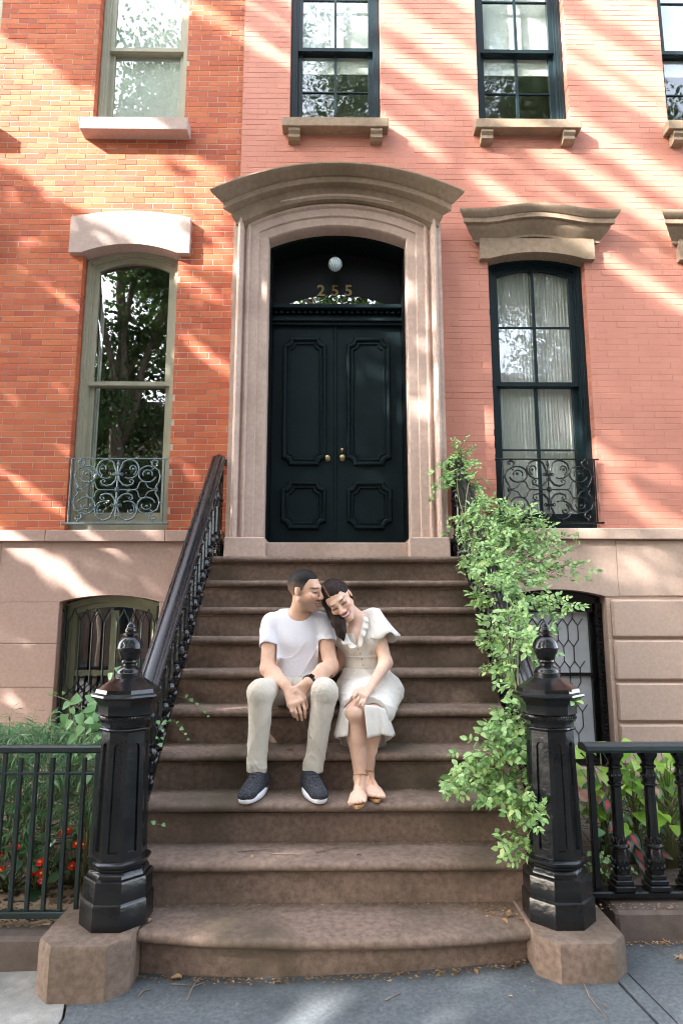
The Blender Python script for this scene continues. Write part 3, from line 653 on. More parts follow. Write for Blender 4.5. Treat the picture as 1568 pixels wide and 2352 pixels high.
# bottom step: bowed front between the two end blocks
rings = []
for i in range(25):
    x = -0.80 + 1.62*i/24; bow = 0.075*(1-abs((x-0.01)/0.82)**2.4)
    rings.append([(x, y+.0015*math.sin(x*17), z) for y, z in step_profile(2.918-bow, 0.19, -0.12, 3.14)])
b = MB(); b.loft(rings, True, True); b.build('step', M['stone_step'], ST, 40)
for x0, x1 in ((-1.17, -0.803), (0.803, 1.165)):
    c = 0.075; y0, y1 = 2.715, 3.19
    oct_ = [(x0+c, y0), (x1-c, y0), (x1, y0+c), (x1, y1), (x0, y1), (x0, y0+c)]
    cxm, cym = (x0+x1)/2, (y0+y1)/2; rings = []
    for s_, z in ((1.0, -0.15), (0.995, 0.175), (0.985, 0.192), (0.965, 0.201)):
        rings.append([(cxm+(x-cxm)*s_, cym+(y-cym)*s_, z) for x, y in oct_])
    b = MB(); b.loft(rings, True, True); b.build('end_block', M['stone_step'], ST, 25)
for xa, xb in ((SX0-0.005, SX0+.06), (SX1-.06, SX1+0.005)):     # cheek walls carrying the treads
    b = MB(); b.prism([(3.14, -0.1), (5.12, -0.1), (5.12, 1.82), (4.80, 1.82), (3.14, 0.33)], xa, xb, 'x'); b.build('cheek_wall', M['stone_step'], ST)

# ================================================================== NEWEL POSTS
def newel(cx, label):
    t = thing('newel_post', label, 'post', (cx, 2.965, 0.2), 'cast iron newel posts'); c = (cx, 2.965, 0)
    def part(nm, prof, n, sm=30, rot=math.pi/8):
        b = MB(); b.lathe(prof, n, c, rot if n == 8 else 0); return b.build(nm, M['iron'], t, sm)
    part('base', [(0.138, 0.2015), (0.138, 0.292), (0.134, 0.300), (0.131, 0.304), (0.131, 0.378), (0.127, 0.386), (0.117, 0.391), (0.115, 0.400), (0.108, 0.412), (0.103, 0.416), (0.103, 0.424), (0.116, 0.428), (0.122, 0.436), (0.122, 0.446), (0.115, 0.452), (0.108, 0.456)], 8)
    # tapered octagonal shaft with round-headed flutes sunk in each face
    sh = MB(); z0, z1, a0, a1 = 0.456, 0.968, 0.104, 0.093
    for k in range(8):
        ang = math.pi/4*k
        e = (math.cos(ang), math.sin(ang)); f = (-math.sin(ang), math.cos(ang))
        def P(u, v, dep):
            ap = a0 + (a1-a0)*(v-z0)/(z1-z0) - dep; w_ = u*(a0 + (a1-a0)*(v-z0)/(z1-z0))
            return (cx + e[0]*ap + f[0]*w_, 2.965 + e[1]*ap + f[1]*w_, v)
        hw = math.tan(math.pi/8); s0, s1, sw = z0+0.03, z1-0.045, 0.19
        slot = [(-sw, s0), (sw, s0), (sw, s1-.02)] + [(sw*math.cos(math.pi*i/6), s1-.02+0.02*math.sin(math.pi*i/6)) for i in range(1, 6)] + [(-sw, s1-.02)]
        outer = [(-hw, z0), (hw, z0), (hw, s1-.02)] + [(hw*math.cos(math.pi*i/6) if i not in (2, 3, 4) else hw*math.cos(math.pi*i/6), z1) for i in range(1, 6)] + [(-hw, s1-.02)]
        outer[3] = (hw, z1); outer[7] = (-hw, z1)
        n = len(slot); o_ = [P(u, v, 0) for u, v in outer]; i_ = [P(u, v, 0) for u, v in slot]; d_ = [P(u*0.8, v, 0.010) for u, v in slot]
        sh.add(o_+i_+d_, [(i, (i+1) % n, n+(i+1) % n, n+i) for i in range(n)] + [(n+i, n+(i+1) % n, 2*n+(i+1) % n, 2*n+i) for i in range(n)] + [tuple(range(2*n, 3*n))])
    sh.build('shaft', M['iron'], t, 30, fix=False)
    part('collar', [(0.093, 0.968), (0.101, 0.972), (0.104, 0.979), (0.100, 0.985), (0.095, 0.988), (0.096, 1.004), (0.100, 1.012)], 8)
    rp = MB()
    for i in range(56):
        a = 2*math.pi*i/56; a2 = a+0.16
        rp.tube([(cx+0.108*math.cos(a), 2.965+0.108*math.sin(a), 1.012), (cx+0.113*math.cos((a+a2)/2), 2.965+0.113*math.sin((a+a2)/2), 1.022), (cx+0.108*math.cos(a2), 2.965+0.108*math.sin(a2), 1.033)], 0.0065, 5)
    rp.lathe([(0.102, 1.012), (0.106, 1.022), (0.104, 1.034)], 24, c); rp.build('rope_moulding', M['iron'], t, 50)
    part('cap', [(0.104, 1.034), (0.112, 1.040), (0.113, 1.075), (0.116, 1.085), (0.124, 1.095), (0.130, 1.106), (0.141, 1.110), (0.144, 1.117), (0.141, 1.125), (0.128, 1.131), (0.124, 1.147), (0.119, 1.150), (0.112, 1.153), (0.062, 1.191)], 8)
    fin = [(0.058, 1.1905), (0.058, 1.212), (0.054, 1.216), (0.053, 1.222), (0.046, 1.232), (0.034, 1.240), (0.029, 1.244), (0.029, 1.252), (0.034, 1.256), (0.036, 1.260), (0.034, 1.265), (0.034, 1.268), (0.040, 1.273)]
    for i in range(1, 12):
        a = -math.pi/2 + 0.72 + (math.pi-1.05)*i/12; r = 0.056
        fin.append((r*math.cos(a), 1.325 + r*math.sin(a)))
        if i == 5: fin += [(0.058, 1.3165), (0.059, 1.320), (0.058, 1.3235)]
    fin += [(0.027, 1.377), (0.034, 1.380), (0.034, 1.386), (0.0265, 1.390), (0.0275, 1.398), (0.025, 1.408), (0.0205, 1.413), (0.021, 1.417), (0.016, 1.427), (0.010, 1.435), (0.005, 1.438), (0.0005, 1.4385)]
    f_ = MB(); f_.lathe(fin, 28, c, 0, 0); f_.build('finial', M['iron'], t, 40)
    return t
newel(-0.922, 'black cast iron newel post with ball finial beside the left fence')
newel(0.958, 'black cast iron newel post with ball finial draped by the green climber')

# ================================================================== STAIR RAILINGS
def rail_top(y): return 1.150 + 0.92*(y-3.26)
def stair_railing(X, label):
    t = thing('stair_railing', label, 'railing', (X, 3.0, 0.2), 'stair railings')
    prof = [(-0.043, -0.046), (-0.043, -0.036), (-0.036, -0.033), (-0.036, -0.028), (-0.046, -0.022), (-0.046, -0.012), (-0.039, -0.008), (-0.036, -0.004), (-0.028, 0.0), (-0.024, -0.004), (-0.018, 0.002), (-0.010, 0.006), (0.0, 0.008), (0.010, 0.006), (0.018, 0.002), (0.024, -0.004), (0.028, 0.0), (0.036, -0.004), (0.039, -0.008), (0.046, -0.012), (0.046, -0.022), (0.036, -0.028), (0.036, -0.033), (0.043, -0.036), (0.043, -0.046)]
    yt = 4.97
    path = [(3.02, rail_top(3.02)), (yt, rail_top(yt)), (5.145, rail_top(yt)+0.004)]
    rings = []
    for i, (y, z) in enumerate(path):
        dirs = []
        if i > 0: dirs.append(Vector((0, y-path[i-1][0], z-path[i-1][1])).normalized())
        if i < 2: dirs.append(Vector((0, path[i+1][0]-y, path[i+1][1]-z)).normalized())
        d = sum(dirs, Vector()).normalized(); k = 1.0/max(0.3, d.dot(dirs[0])); u = Vector((0, -d.z, d.y))
        rings.append([Vector((X+a*1.12, y, z)) + u*(b_*1.12*k) for a, b_ in prof])
    h = MB(); h.loft(rings, True, True); h.build('handrail', M['iron_rail'], t, 30)
    ny = lambda y: RISE*(1+(y-Y1+0.03)/GO)                      # nosing line
    b = MB(); ya, yb = 3.10, 4.76
    b.prism([(ya, ny(ya)+0.012), (yb, ny(yb)+0.012), (yb, ny(yb)+0.05), (ya, ny(ya)+0.05)], X-.02, X+.02, 'x')
    for k in range(2, 10):
        y = Y1+(k-1)*GO-0.02; z = k*RISE+0.065
        b.prism([(y-.05, z-.05), (y+.02, z+.012), (y+.015, z+.03), (y-.06, z-.035)], X-.034, X+.034, 'x')
    b.build('bottom_rail', M['iron'], t)
    b = MB(); b.box(X-.018, X+.018, 4.9, 5.13, ny(4.76)+.02, ny(4.76)+.055, .004); b.box(X-.011, X+.011, 4.895, 4.918, 1.90, ny(4.76)+.02); b.build('landing_rail', M['iron'], t)
    # one cast baluster mesh, shared by all
    bz = MB(); Hh = 0.545
    prof2 = [(0.024, 0.0), (0.024, 0.022), (0.030, 0.026), (0.030, 0.034), (0.019, 0.042), (0.017, 0.05), (0.026, 0.062), (0.030, 0.082), (0.027, 0.104), (0.019, 0.118), (0.027, 0.124), (0.028, 0.132), (0.018, 0.138), (0.0165, 0.15), (0.0165, 0.335), (0.026, 0.341), (0.027, 0.349), (0.018, 0.356), (0.021, 0.368), (0.028, 0.395), (0.029, 0.415), (0.022, 0.44), (0.018, 0.448), (0.027, 0.455), (0.028, 0.463), (0.020, 0.472), (0.020, Hh)]
    rings = []
    for r, z in prof2:
        rings.append([(r*(1+(0.10 if (i % 2 and 0.05 < z < 0.45 and abs(z-.13) > .01) else 0))*math.cos(2*math.pi*i/16), r*(1+(0.10 if (i % 2 and 0.05 < z < .45 and abs(z-.13) > .01) else 0))*math.sin(2*math.pi*i/16), z) for i in range(16)])
    bz.loft(rings, True, True)
    for zc_ in (0.082, 0.405):
        for i in range(8):
            a = math.pi/4*i; bz.lathe([(0.001, -0.014), (0.006, -0.008), (0.0065, 0.004), (0.001, 0.014)], 5, (0.029*math.cos(a), 0.029*math.sin(a), zc_))
    me = bz.me('baluster'); me.materials.append(M['iron'])
    me.polygons.foreach_set('use_smooth', [True]*len(me.polygons)); me.set_sharp_from_angle(angle=R(35))
    ys = [3.175+0.1056*i for i in range(16)]
    for y in ys + [4.905, 5.03]:
        o = bpy.data.objects.new('baluster', me); COL.objects.link(o); adopt(o, t)
        o.location = (X, y, ny(min(y, 4.80))+0.045)
    b = MB(); b.box(X-.012, X+.012, 5.115, 5.139, 1.901, rail_top(yt)-.05); b.build('end_post', M['iron'], t)
    return t
stair_railing(-0.922, 'black iron stair railing with turned balusters left of the couple')
stair_railing(0.962, 'black iron stair railing overgrown by the green climber on the right')

# ================================================================== GARDEN FENCES
FL = thing('picket_fence', 'plain dark green metal picket fence in front of the feathery shrub', 'fence', (-1.6, 3.05, 0.17))
def bar(nm, x0, x1, y0, y1, z0, z1, par, m=None, c=0.003):
    b = MB(); b.box(x0, x1, y0, y1, z0, z1, c); return b.build(nm, m or M['fence'], par)
bar('top_rail', -4.0, -1.045, 3.03, 3.07, 0.852, 0.885, FL, c=.007); bar('middle_rail', -4.0, -1.077, 3.042, 3.058, 0.757, 0.771, FL)
bar('bottom_rail', -4.0, -1.077, 3.035, 3.065, 0.165, 0.192, FL); bar('post', -1.077, -1.041, 3.032, 3.068, 0.135, 0.851, FL)
pk = MB(); pk.box(-.009, .009, -.009, .009, 0, 0.659, .002); pkm = pk.me('picket'); pkm.materials.append(M['fence'])
ps = MB(); ps.box(-.009, .009, -.009, .009, 0, 0.638, .002); psm = ps.me('picket'); psm.materials.append(M['fence'])
for i in range(40):
    x = -1.128 - 0.0715*i
    tall = i % 2 == 1
    o = bpy.data.objects.new('picket', pkm if tall else psm); COL.objects.link(o); adopt(o, FL); o.location = (x, 3.05, 0.1925)
FR = thing('balustrade_fence', 'heavy black iron balustrade in front of the caladium bed', 'fence', (1.6, 3.1, 0.2))
hp = [(-.062, .0), (-.066, .012), (-.060, .026), (-.048, .030), (-.044, .026), (-.036, .033), (-.026, .036), (-.022, .031), (-.010, .038), (.010, .038), (.022, .031), (.026, .036), (.036, .033), (.044, .026), (.048, .030), (.060, .026), (.066, .012), (.062, .0)]
b = MB(); b.prism([(3.12+y*0.9, 0.842+z) for y, z in hp], 1.158, 4.6, 'x'); b.build('handrail', M['fence'], FR, 30)
bar('bottom_rail', 1.10, 4.6, 3.08, 3.16, 0.215, 0.245, FR, M['iron'], .006); bar('post', 1.176, 1.204, 3.106, 3.134, 0.216, 0.841, FR, M['iron'])
bz = MB()
bz.box(-.048, .048, -.048, .048, 0, .024, .004); bz.box(-.04, .04, -.04, .04, .0242, .046, .004); bz.box(-.034, .034, -.034, .034, .0462, .066, .003)
rings = []
for r, z in [(0.034, 0.066), (0.036, 0.075), (0.038, 0.11), (0.036, 0.15), (0.030, 0.172), (0.034, 0.176), (0.044, 0.181), (0.045, 0.187), (0.034, 0.192), (0.028, 0.20), (0.0255, 0.23), (0.0235, 0.44), (0.027, 0.444), (0.035, 0.449), (0.035, 0.456), (0.028, 0.462), (0.030, 0.475), (0.031, 0.49), (0.026, 0.515), (0.027, 0.522), (0.035, 0.527), (0.035, 0.533), (0.026, 0.54), (0.028, 0.552), (0.036, 0.566), (0.044, 0.578), (0.044, 0.60)]:
    rings.append([(r*(1-(0.07 if i % 2 and .2 < z < .44 else 0))*math.cos(math.pi*i/12), r*(1-(0.07 if i % 2 and .2 < z < .44 else 0))*math.sin(math.pi*i/12), z) for i in range(24)])
bz.loft(rings, True, True)
for i in range(12):
    a = 2*math.pi*i/12
    for zz, rr, q_ in ((0.12, .038, .012), (.095, .038, .010), (0.49, .030, .008), (0.205, .029, .014)):
        bz.lathe([(0.001, -q_), (0.006, -q_*.4), (0.006, q_*.3), (0.001, q_)], 5, (rr*math.cos(a+zz*9), rr*math.sin(a+zz*9), zz))
me = bz.me('baluster'); me.materials.append(M['iron']); me.polygons.foreach_set('use_smooth', [True]*len(me.polygons)); me.set_sharp_from_angle(angle=R(35))
for i in range(18):
    o = bpy.data.objects.new('baluster', me); COL.objects.link(o); adopt(o, FR); o.location = (1.302+0.157*i, 3.12, 0.2452)

# ================================================================== WINDOW GUARDS (scrolled iron)
def spiral(cx, cz, r0, r1, a0, turns, n=26):
    return [(cx + (r0+(r1-r0)*i/n)*math.cos(a0+2*math.pi*turns*i/n), cz + (r0+(r1-r0)*i/n)*math.sin(a0+2*math.pi*turns*i/n)) for i in range(n+1)]
def window_guard(cx, hw, z0, z1, Y, m, label):
    t = thing('window_guard', label, 'window guard', (cx, Y, z0), 'scrolled iron window guards')
    def rod(nm, pts, r, n=6, caps=True):
        b = MB(); b.tube([(p[0], Y, p[1]) for p in pts], r, n, caps); return b.build(nm, m, t, 60)
    zm = (z0+z1)/2; W = hw*0.86; Hq = (z1-z0)/2
    rod('top_rail', [(cx-hw-.02, z1), (cx+hw+.01, z1)], 0.006)
    b = MB(); b.box(cx-hw-.02, cx+hw+.02, Y-.016, Y+.016, z0-.028, z0-.012, .003); b.build('bottom_rail', m, t)
    for sx in (-1, 1): rod('side_bar', [(cx+sx*hw*0.93, z0-.012), (cx+sx*hw*0.93, z1)], 0.008)
    rod('centre_bar', [(cx, z0+.04), (cx, z1-.05)], 0.007); rod('cross_bar', [(cx-W*0.42, zm), (cx+W*0.42, zm)], 0.006)
    for sx in (-1, 1):
        for sz in (-1, 1):
            T = lambda L: [(cx+sx*p[0]*W, zm+sz*p[1]*Hq) for p in L]
            a = Hq/W
            # large upper C scroll springing from the centre bar
            c1 = [(0.02, 0.36), (0.03, 0.56), (0.09, 0.78)] + [(0.27+0.22*math.cos(R(150-d))*1.0, 0.66+0.30*math.sin(R(150-d))) for d in range(15, 285, 18)] 
            rod('scroll', T(c1), [0.0075]*(len(c1)-3)+[0.006, 0.005, 0.007])
            c1b = spiral(0.33, 0.66, 0.15*1.0, 0.05, R(-70), 0.75, 14); c1b = [(0.33+(x-0.33)*0.8, 0.66+(z-0.66)*1.3) for x, z in c1b]
            rod('scroll', T(c1b), 0.006)
            # inner lower C
            c2 = [(0.03, 0.52), (0.10, 0.54), (0.13, 0.50), (0.10, 0.45), (0.03, 0.49)]
            rod('scroll', T(c2), 0.005)
            c3 = [(0.02, 0.46), (0.04, 0.30), (0.13, 0.16), (0.25, 0.12), (0.36, 0.18), (0.38, 0.28), (0.33, 0.33), (0.28, 0.28), (0.32, 0.23)]
            rod('scroll', T(c3), [0.008, .008, .0085, .0085, .0075, .006, .006, .0055, .006])
            # outer scroll and ear
            c4 = [(0.95, 0.02), (0.90, 0.10), (0.97, 0.25), (1.0, 0.42), (0.96, 0.62), (0.86, 0.70), (0.80, 0.64)]
            rod('scroll', T(c4), 0.0068)
            c5 = [(0.70+0.21*math.cos(R(60+d)), 0.50+0.26*math.sin(R(60+d))) for d in range(0, 300, 20)]
            rod('scroll', T(c5), 0.0068)
            c5b = [(0.70+0.11*math.cos(R(-20+d)), 0.50+0.13*math.sin(R(-20+d))) for d in range(0, 250, 25)]
            rod('scroll', T(c5b), 0.006)
            c6 = [(0.86, 0.70), (0.80, 0.78), (0.78, 0.88), (0.84, 0.95), (0.92, 0.92), (0.92, 0.84), (0.86, 0.84)]
            rod('scroll', T(c6), [0.006, .007, .0085, .009, .008, .007, .006])
            c7 = [(0.42, 0.0), (0.48, 0.05), (0.52, 0.22), (0.55, 0.26), (0.64, 0.26), (0.67, 0.20), (0.72, 0.08), (0.82, 0.02), (0.95, 0.02)]
            rod('scroll', T(c7), 0.005)
            for (u, v, r) in ((0.27, 0.97, .009), (1.02, 0.42, .008), (0.87, 0.99, .009), (0.36, 0.66, .012), (0.72, .52, .012)):
                b = MB(); b.lathe([(0.0005, -r), (r*.7, -r*.7), (r, 0), (r*.7, r*.7), (0.0005, r)], 8, (cx+sx*u*W, Y, zm+sz*v*Hq)); b.build('boss', m, t, 60)
    b = MB(); b.lathe([(.0005, -.010), (.012, -.008), (.014, 0), (.012, .008), (.0005, .010)], 10, (cx, Y-.004, zm))
    for i in range(8):
        a = math.pi/4*i; b.lathe([(0.0005, -.008), (.008, 0), (.0005, .008)], 6, (cx+.016*math.cos(a), Y-.006, zm+.016*math.sin(a)))
    b.build('rosette', m, t, 50)
    for sz in (-1, 1):
        b = MB(); b.box(cx-.03, cx+.03, Y-.011, Y+.011, zm+sz*Hq*.49-.008, zm+sz*Hq*.49+.008, .002); b.build('clasp', m, t)
        b = MB(); b.lathe([(0.002, -.03), (.011, -.014), (.013, 0), (.006, .012), (.009, .018), (.001, .03)], 8, (cx, Y, zm+sz*Hq*.84)); b.build('drop', m, t, 50)
    return t
window_guard(Lc+.005, 0.405, 2.215, 2.735, 5.135, M['iron_guard'], 'blue grey scrolled iron guard across the sage window')
window_guard(Rc, 0.413, 2.225, 2.735, 5.12, M['iron'], 'black scrolled iron guard across the curtained window')

# iron bars over the left basement window
WB = thing('window_bars', 'dark green iron bars with lattice over the left basement window', 'window bars', (Lc, 5.18, 0.4))
gb = M['fence']
for i in range(8):
    x = bl0+0.048+0.0975*i
    b = MB(); zt = 1.50
    b.tube([(x, 5.19, 0.93), (x, 5.19, zt-.09)], 0.007, 6)
    for sx in (-1, 1): b.tube([(x, 5.19, zt-.10), (x+sx*.012, 5.19, zt-.06), (x+sx*.035, 5.19, zt-.02), (x+sx*.048, 5.19, zt+.015)], 0.0045, 5)
    b.build('bar', gb, WB, 60)
for i in range(-8, 9):
    for sx in (-1, 1):
        x0 = Lc+i*0.0975; za, zb = 0.38, 0.95
        pts = [(x0, za), (x0+sx*0.55, zb)]
        # clip to the opening
        def at_x(x): return za + (x-x0)/(sx*0.55)*(zb-za)
        lo, hi = bl0+.03, bl1-.03
        xs2 = sorted((min(max(pts[0][0], lo), hi), min(max(pts[1][0], lo), hi)))
        if xs2[1]-xs2[0] < 0.03: continue
        b = MB(); b.tube([(xs2[0], 5.192+.006*sx, at_x(xs2[0])), (xs2[1], 5.192+.006*sx, at_x(xs2[1]))], 0.0055, 5); b.build('lattice_bar', gb, WB)
for x in (bl0+.024, bl1-.024):
    b = MB(); b.box(x-.009, x+.009, 5.18, 5.2, .36, 1.54); b.build('side_bar', gb, WB)

# globe lamp hanging in the doorway
GL = thing('globe_lamp', 'white glass globe lamp with blue swirls hanging in the doorway', 'lamp', tuple(at(769.5, 607, 5.25)))
p = at(769.5, 607, 5.25)
gm = bpy.data.materials.new('swirl_glass'); gm.use_nodes = True; t_ = gm.node_tree; N_ = t_.nodes; pb = N_['Principled BSDF']
tc = N_.new('ShaderNodeTexCoord'); mp = N_.new('ShaderNodeMapping'); mp.inputs['Rotation'].default_value = (R(15), R(-20), 0); wv = N_.new('ShaderNodeTexWave'); wv.bands_direction = 'X'; wv.inputs['Scale'].default_value = 22.0; wv.inputs['Distortion'].default_value = 2.6; wv.inputs['Detail'].default_value = 1.0; wv.inputs['Detail Scale'].default_value = 1.0
t_.links.new(tc.outputs['Object'], mp.inputs[0]); t_.links.new(mp.outputs[0], wv.inputs['Vector'])
rp = N_.new('ShaderNodeValToRGB'); rp.color_ramp.elements[0].color = (0.05, 0.20, 0.28, 1); rp.color_ramp.elements[1].color = (0.72, 0.80, 0.80, 1); rp.color_ramp.elements[1].position = 0.45
t_.links.new(wv.outputs[0], rp.inputs[0]); t_.links.new(rp.outputs[0], pb.inputs['Base Color']); pb.inputs['Roughness'].default_value = 0.15
b = MB(); b.lathe([(0.062*math.sin(math.pi*i/16)+1e-4, -0.062*math.cos(math.pi*i/16)) for i in range(17)], 28, (0, 0, 0), 0, 0); me = b.me('globe')
o = obj('globe', me, gm, GL, 180); o.location = p
b = MB(); b.lathe([(.012, p.z+.060), (.024, p.z+.063), (.022, p.z+.075), (.008, p.z+.085), (.004, p.z+.09), (.004, 4.745)], 12, (p.x, p.y, 0)); b.build('lamp_stem', M['iron'], GL, 40)
# ================================================================== PEOPLE: bodies grown as one smooth surface from a signed distance field
class Field:
    def __init__(s, lo, hi, h):
        s.lo = np.array(lo, float); s.h = h; s.n = np.ceil((np.array(hi)-s.lo)/h).astype(int)+1
        s.F = np.full(s.n, 0.5, np.float32); s.ax = [s.lo[i]+h*np.arange(s.n[i]) for i in range(3)]
    def _sub(s, lo, hi):
        a = np.maximum(np.floor((np.array(lo)-s.lo)/s.h).astype(int), 0); b = np.minimum(np.ceil((np.array(hi)-s.lo)/s.h).astype(int)+1, s.n)
        if np.any(b <= a): return None, None
        sl = tuple(slice(a[i], b[i]) for i in range(3))
        P = (s.ax[0][sl[0]][:, None, None].astype(np.float32), s.ax[1][sl[1]][None, :, None].astype(np.float32), s.ax[2][sl[2]][None, None, :].astype(np.float32))
        return sl, P
    def add(s, prim, k=0.02, infl=0.0):
        lo, hi, fn = prim; m = k+infl+4*s.h; sl, P = s._sub(np.array(lo)-m, np.array(hi)+m)
        if sl is None: return s
        d = fn(*P)-infl; a = s.F[sl]; hh = np.maximum(k-np.abs(a-d), 0)/k; s.F[sl] = np.minimum(a, d)-hh*hh*k*0.25; return s
    def cut(s, prim, k=0.004, infl=0.0):
        lo, hi, fn = prim; m = k+infl+4*s.h; sl, P = s._sub(np.array(lo)-m, np.array(hi)+m)
        if sl is None: return s
        d = -(fn(*P)-infl); a = s.F[sl]; hh = np.maximum(k-np.abs(a-d), 0)/k; s.F[sl] = np.maximum(a, d)+hh*hh*k*0.25; return s
    def clip(s, fn):                                 # keep where fn < 0
        P = (s.ax[0][:, None, None], s.ax[1][None, :, None], s.ax[2][None, None, :]); s.F = np.maximum(s.F, fn(*P).astype(np.float32)); return s
    def ripple(s, fn):
        P = (s.ax[0][:, None, None], s.ax[1][None, :, None], s.ax[2][None, None, :]); s.F = s.F + fn(*P).astype(np.float32); return s
    def mesh(s, name, smooth_it=1):
        F = s.F; F[0] = F[-1] = 0.5; F[:, 0] = F[:, -1] = 0.5; F[:, :, 0] = F[:, :, -1] = 0.5
        S_ = F < 0
        c = [S_[i:S_.shape[0]-1+i, j:S_.shape[1]-1+j, k:S_.shape[2]-1+k] for i in (0, 1) for j in (0, 1) for k in (0, 1)]
        cnt = sum(x.astype(np.int8) for x in c); idx = np.argwhere((cnt > 0) & (cnt < 8))
        vid = np.full(cnt.shape, -1, np.int32); vid[tuple(idx.T)] = np.arange(len(idx))
        offs = np.array([(i, j, k) for i in (0, 1) for j in (0, 1) for k in (0, 1)]); vals = np.stack([F[tuple((idx+o).T)] for o in offs], 1)
        acc = np.zeros((len(idx), 3)); w = np.zeros(len(idx))
        for a in range(8):
            for b in range(a+1, 8):
                if np.abs(offs[a]-offs[b]).sum() != 1: continue
                va, vb = vals[:, a], vals[:, b]; m = (va < 0) != (vb < 0); t = np.where(m, va/np.where(m, va-vb, 1), 0)
                acc += m[:, None]*(offs[a]+(offs[b]-offs[a])*t[:, None]); w += m
        V = s.lo+(idx+acc/w[:, None])*s.h; Q = []
        for ax in range(3):
            a1, a2 = (ax+1) % 3, (ax+2) % 3
            A = np.take(S_, range(S_.shape[ax]-1), ax); B = np.take(S_, range(1, S_.shape[ax]), ax); e = np.argwhere(A != B)
            e = e[(e[:, a1] > 0) & (e[:, a2] > 0) & (e[:, a1] < S_.shape[a1]-1) & (e[:, a2] < S_.shape[a2]-1)]
            ins = S_[tuple(e.T)]; d1 = np.zeros(3, int); d1[a1] = 1; d2 = np.zeros(3, int); d2[a2] = 1
            q = np.stack([vid[tuple((e-d1-d2).T)], vid[tuple((e-d2).T)], vid[tuple(e.T)], vid[tuple((e-d1).T)]], 1)
            q = np.where(ins[:, None], q, q[:, ::-1]); Q.append(q)
        Q = np.concatenate(Q)
        for _ in range(smooth_it):
            nb = np.zeros_like(V); ct = np.zeros(len(V))
            for i in range(4):
                a_, b_ = Q[:, i], Q[:, (i+1) % 4]
                for ax in range(3): nb[:, ax] += np.bincount(a_, V[b_, ax], len(V)) + np.bincount(b_, V[a_, ax], len(V))
                ct += np.bincount(a_, minlength=len(V)) + np.bincount(b_, minlength=len(V))
            V = V*0.5 + 0.5*nb/np.maximum(ct, 1)[:, None]
        me = bpy.data.meshes.new(name); me.vertices.add(len(V)); me.vertices.foreach_set('co', V.ravel().astype(np.float32))
        me.loops.add(Q.size); me.loops.foreach_set('vertex_index', Q.ravel().astype(np.int32)); me.polygons.add(len(Q))
        me.polygons.foreach_set('loop_start', np.arange(0, Q.size, 4, dtype=np.int32)); me.polygons.foreach_set('use_smooth', np.ones(len(Q), bool)); me.update(); me.validate()
        return me, V
def cap(a, b, ra, rb=None):
    rb = ra if rb is None else rb; a = np.array(a, float); b = np.array(b, float); m = max(ra, rb); ba = b-a; L = max(float(ba@ba), 1e-9)
    def fn(X, Y, Z):
        x, y, z = X-a[0], Y-a[1], Z-a[2]; t = np.clip((x*ba[0]+y*ba[1]+z*ba[2])/L, 0, 1)
        return np.sqrt((x-t*ba[0])**2+(y-t*ba[1])**2+(z-t*ba[2])**2)-(ra+(rb-ra)*t)
    return (np.minimum(a, b)-m, np.maximum(a, b)+m, fn)
def ell(c, r, Rm=None):
    c = np.array(c, float); r = np.array(r, float); Rm = np.eye(3) if Rm is None else np.array(Rm); m = r.max() if Rm is not None else r
    def fn(X, Y, Z):
        x, y, z = X-c[0], Y-c[1], Z-c[2]; q = [x*Rm[0, i]+y*Rm[1, i]+z*Rm[2, i] for i in range(3)]
        k0 = np.sqrt(sum((q[i]/r[i])**2 for i in range(3))); k1 = np.sqrt(sum((q[i]/r[i]**2)**2 for i in range(3)))
        return k0*(k0-1)/np.maximum(k1, 1e-6)
    return (c-r.max(), c+r.max(), fn)
def paint(me, V, fn):
    a = me.color_attributes.new('col', 'FLOAT_COLOR', 'POINT'); c = np.ones((len(V), 4), np.float32); c[:, :3] = fn(V); a.data.foreach_set('color', c.ravel())
def frame(fwd, up):
    f = Vector(fwd).normalized(); u = Vector(up); u = (u-f*u.dot(f)).normalized(); l = f.cross(u)
    return np.array([[l.x, f.x, u.x], [l.y, f.y, u.y], [l.z, f.z, u.z]])
def head_prims(O, Rm, female=False):
    O = np.array(O); T = lambda p: O + Rm@np.array(p)
    j = 0.92 if female else 1.0
    ad = [(ell(T((0, -.012, .030)), (.074, .094, .086), Rm), .01), (ell(T((0, .028, -.036)), (.060*j, .062, .082), Rm), .03),
          (ell(T((0, .072, -.100)), (.021*j, .019, .016), Rm), .02), (ell(T((0, .084, .022)), (.045, .012, .012), Rm), .02)]
    for sx in (-1, 1):
        ad += [(cap(T((sx*.054*j, .0, -.052)), T((sx*.012, .066, -.102)), .016, .013), .025), (ell(T((sx*.040, .064, -.026)), (.024, .024, .020), Rm), .02),
               (ell(T((sx*.076, -.010, -.006)), (.007, .016, .027), Rm), .006), (ell(T((sx*.013, .100, -.039)), (.010, .011, .008), Rm), .008),
               (ell(T((sx*.031, .083, .001)), (.015, .010, .010), Rm), .008)]
    ad += [(cap(T((0, .090, .010)), T((0, .111, -.033)), .0075, .0115), .012), (ell(T((0, .092, -.063)), (.026, .011, .006), Rm), .008), (ell(T((0, .090, -.074)), (.022, .011, .007), Rm), .008)]
    return ad
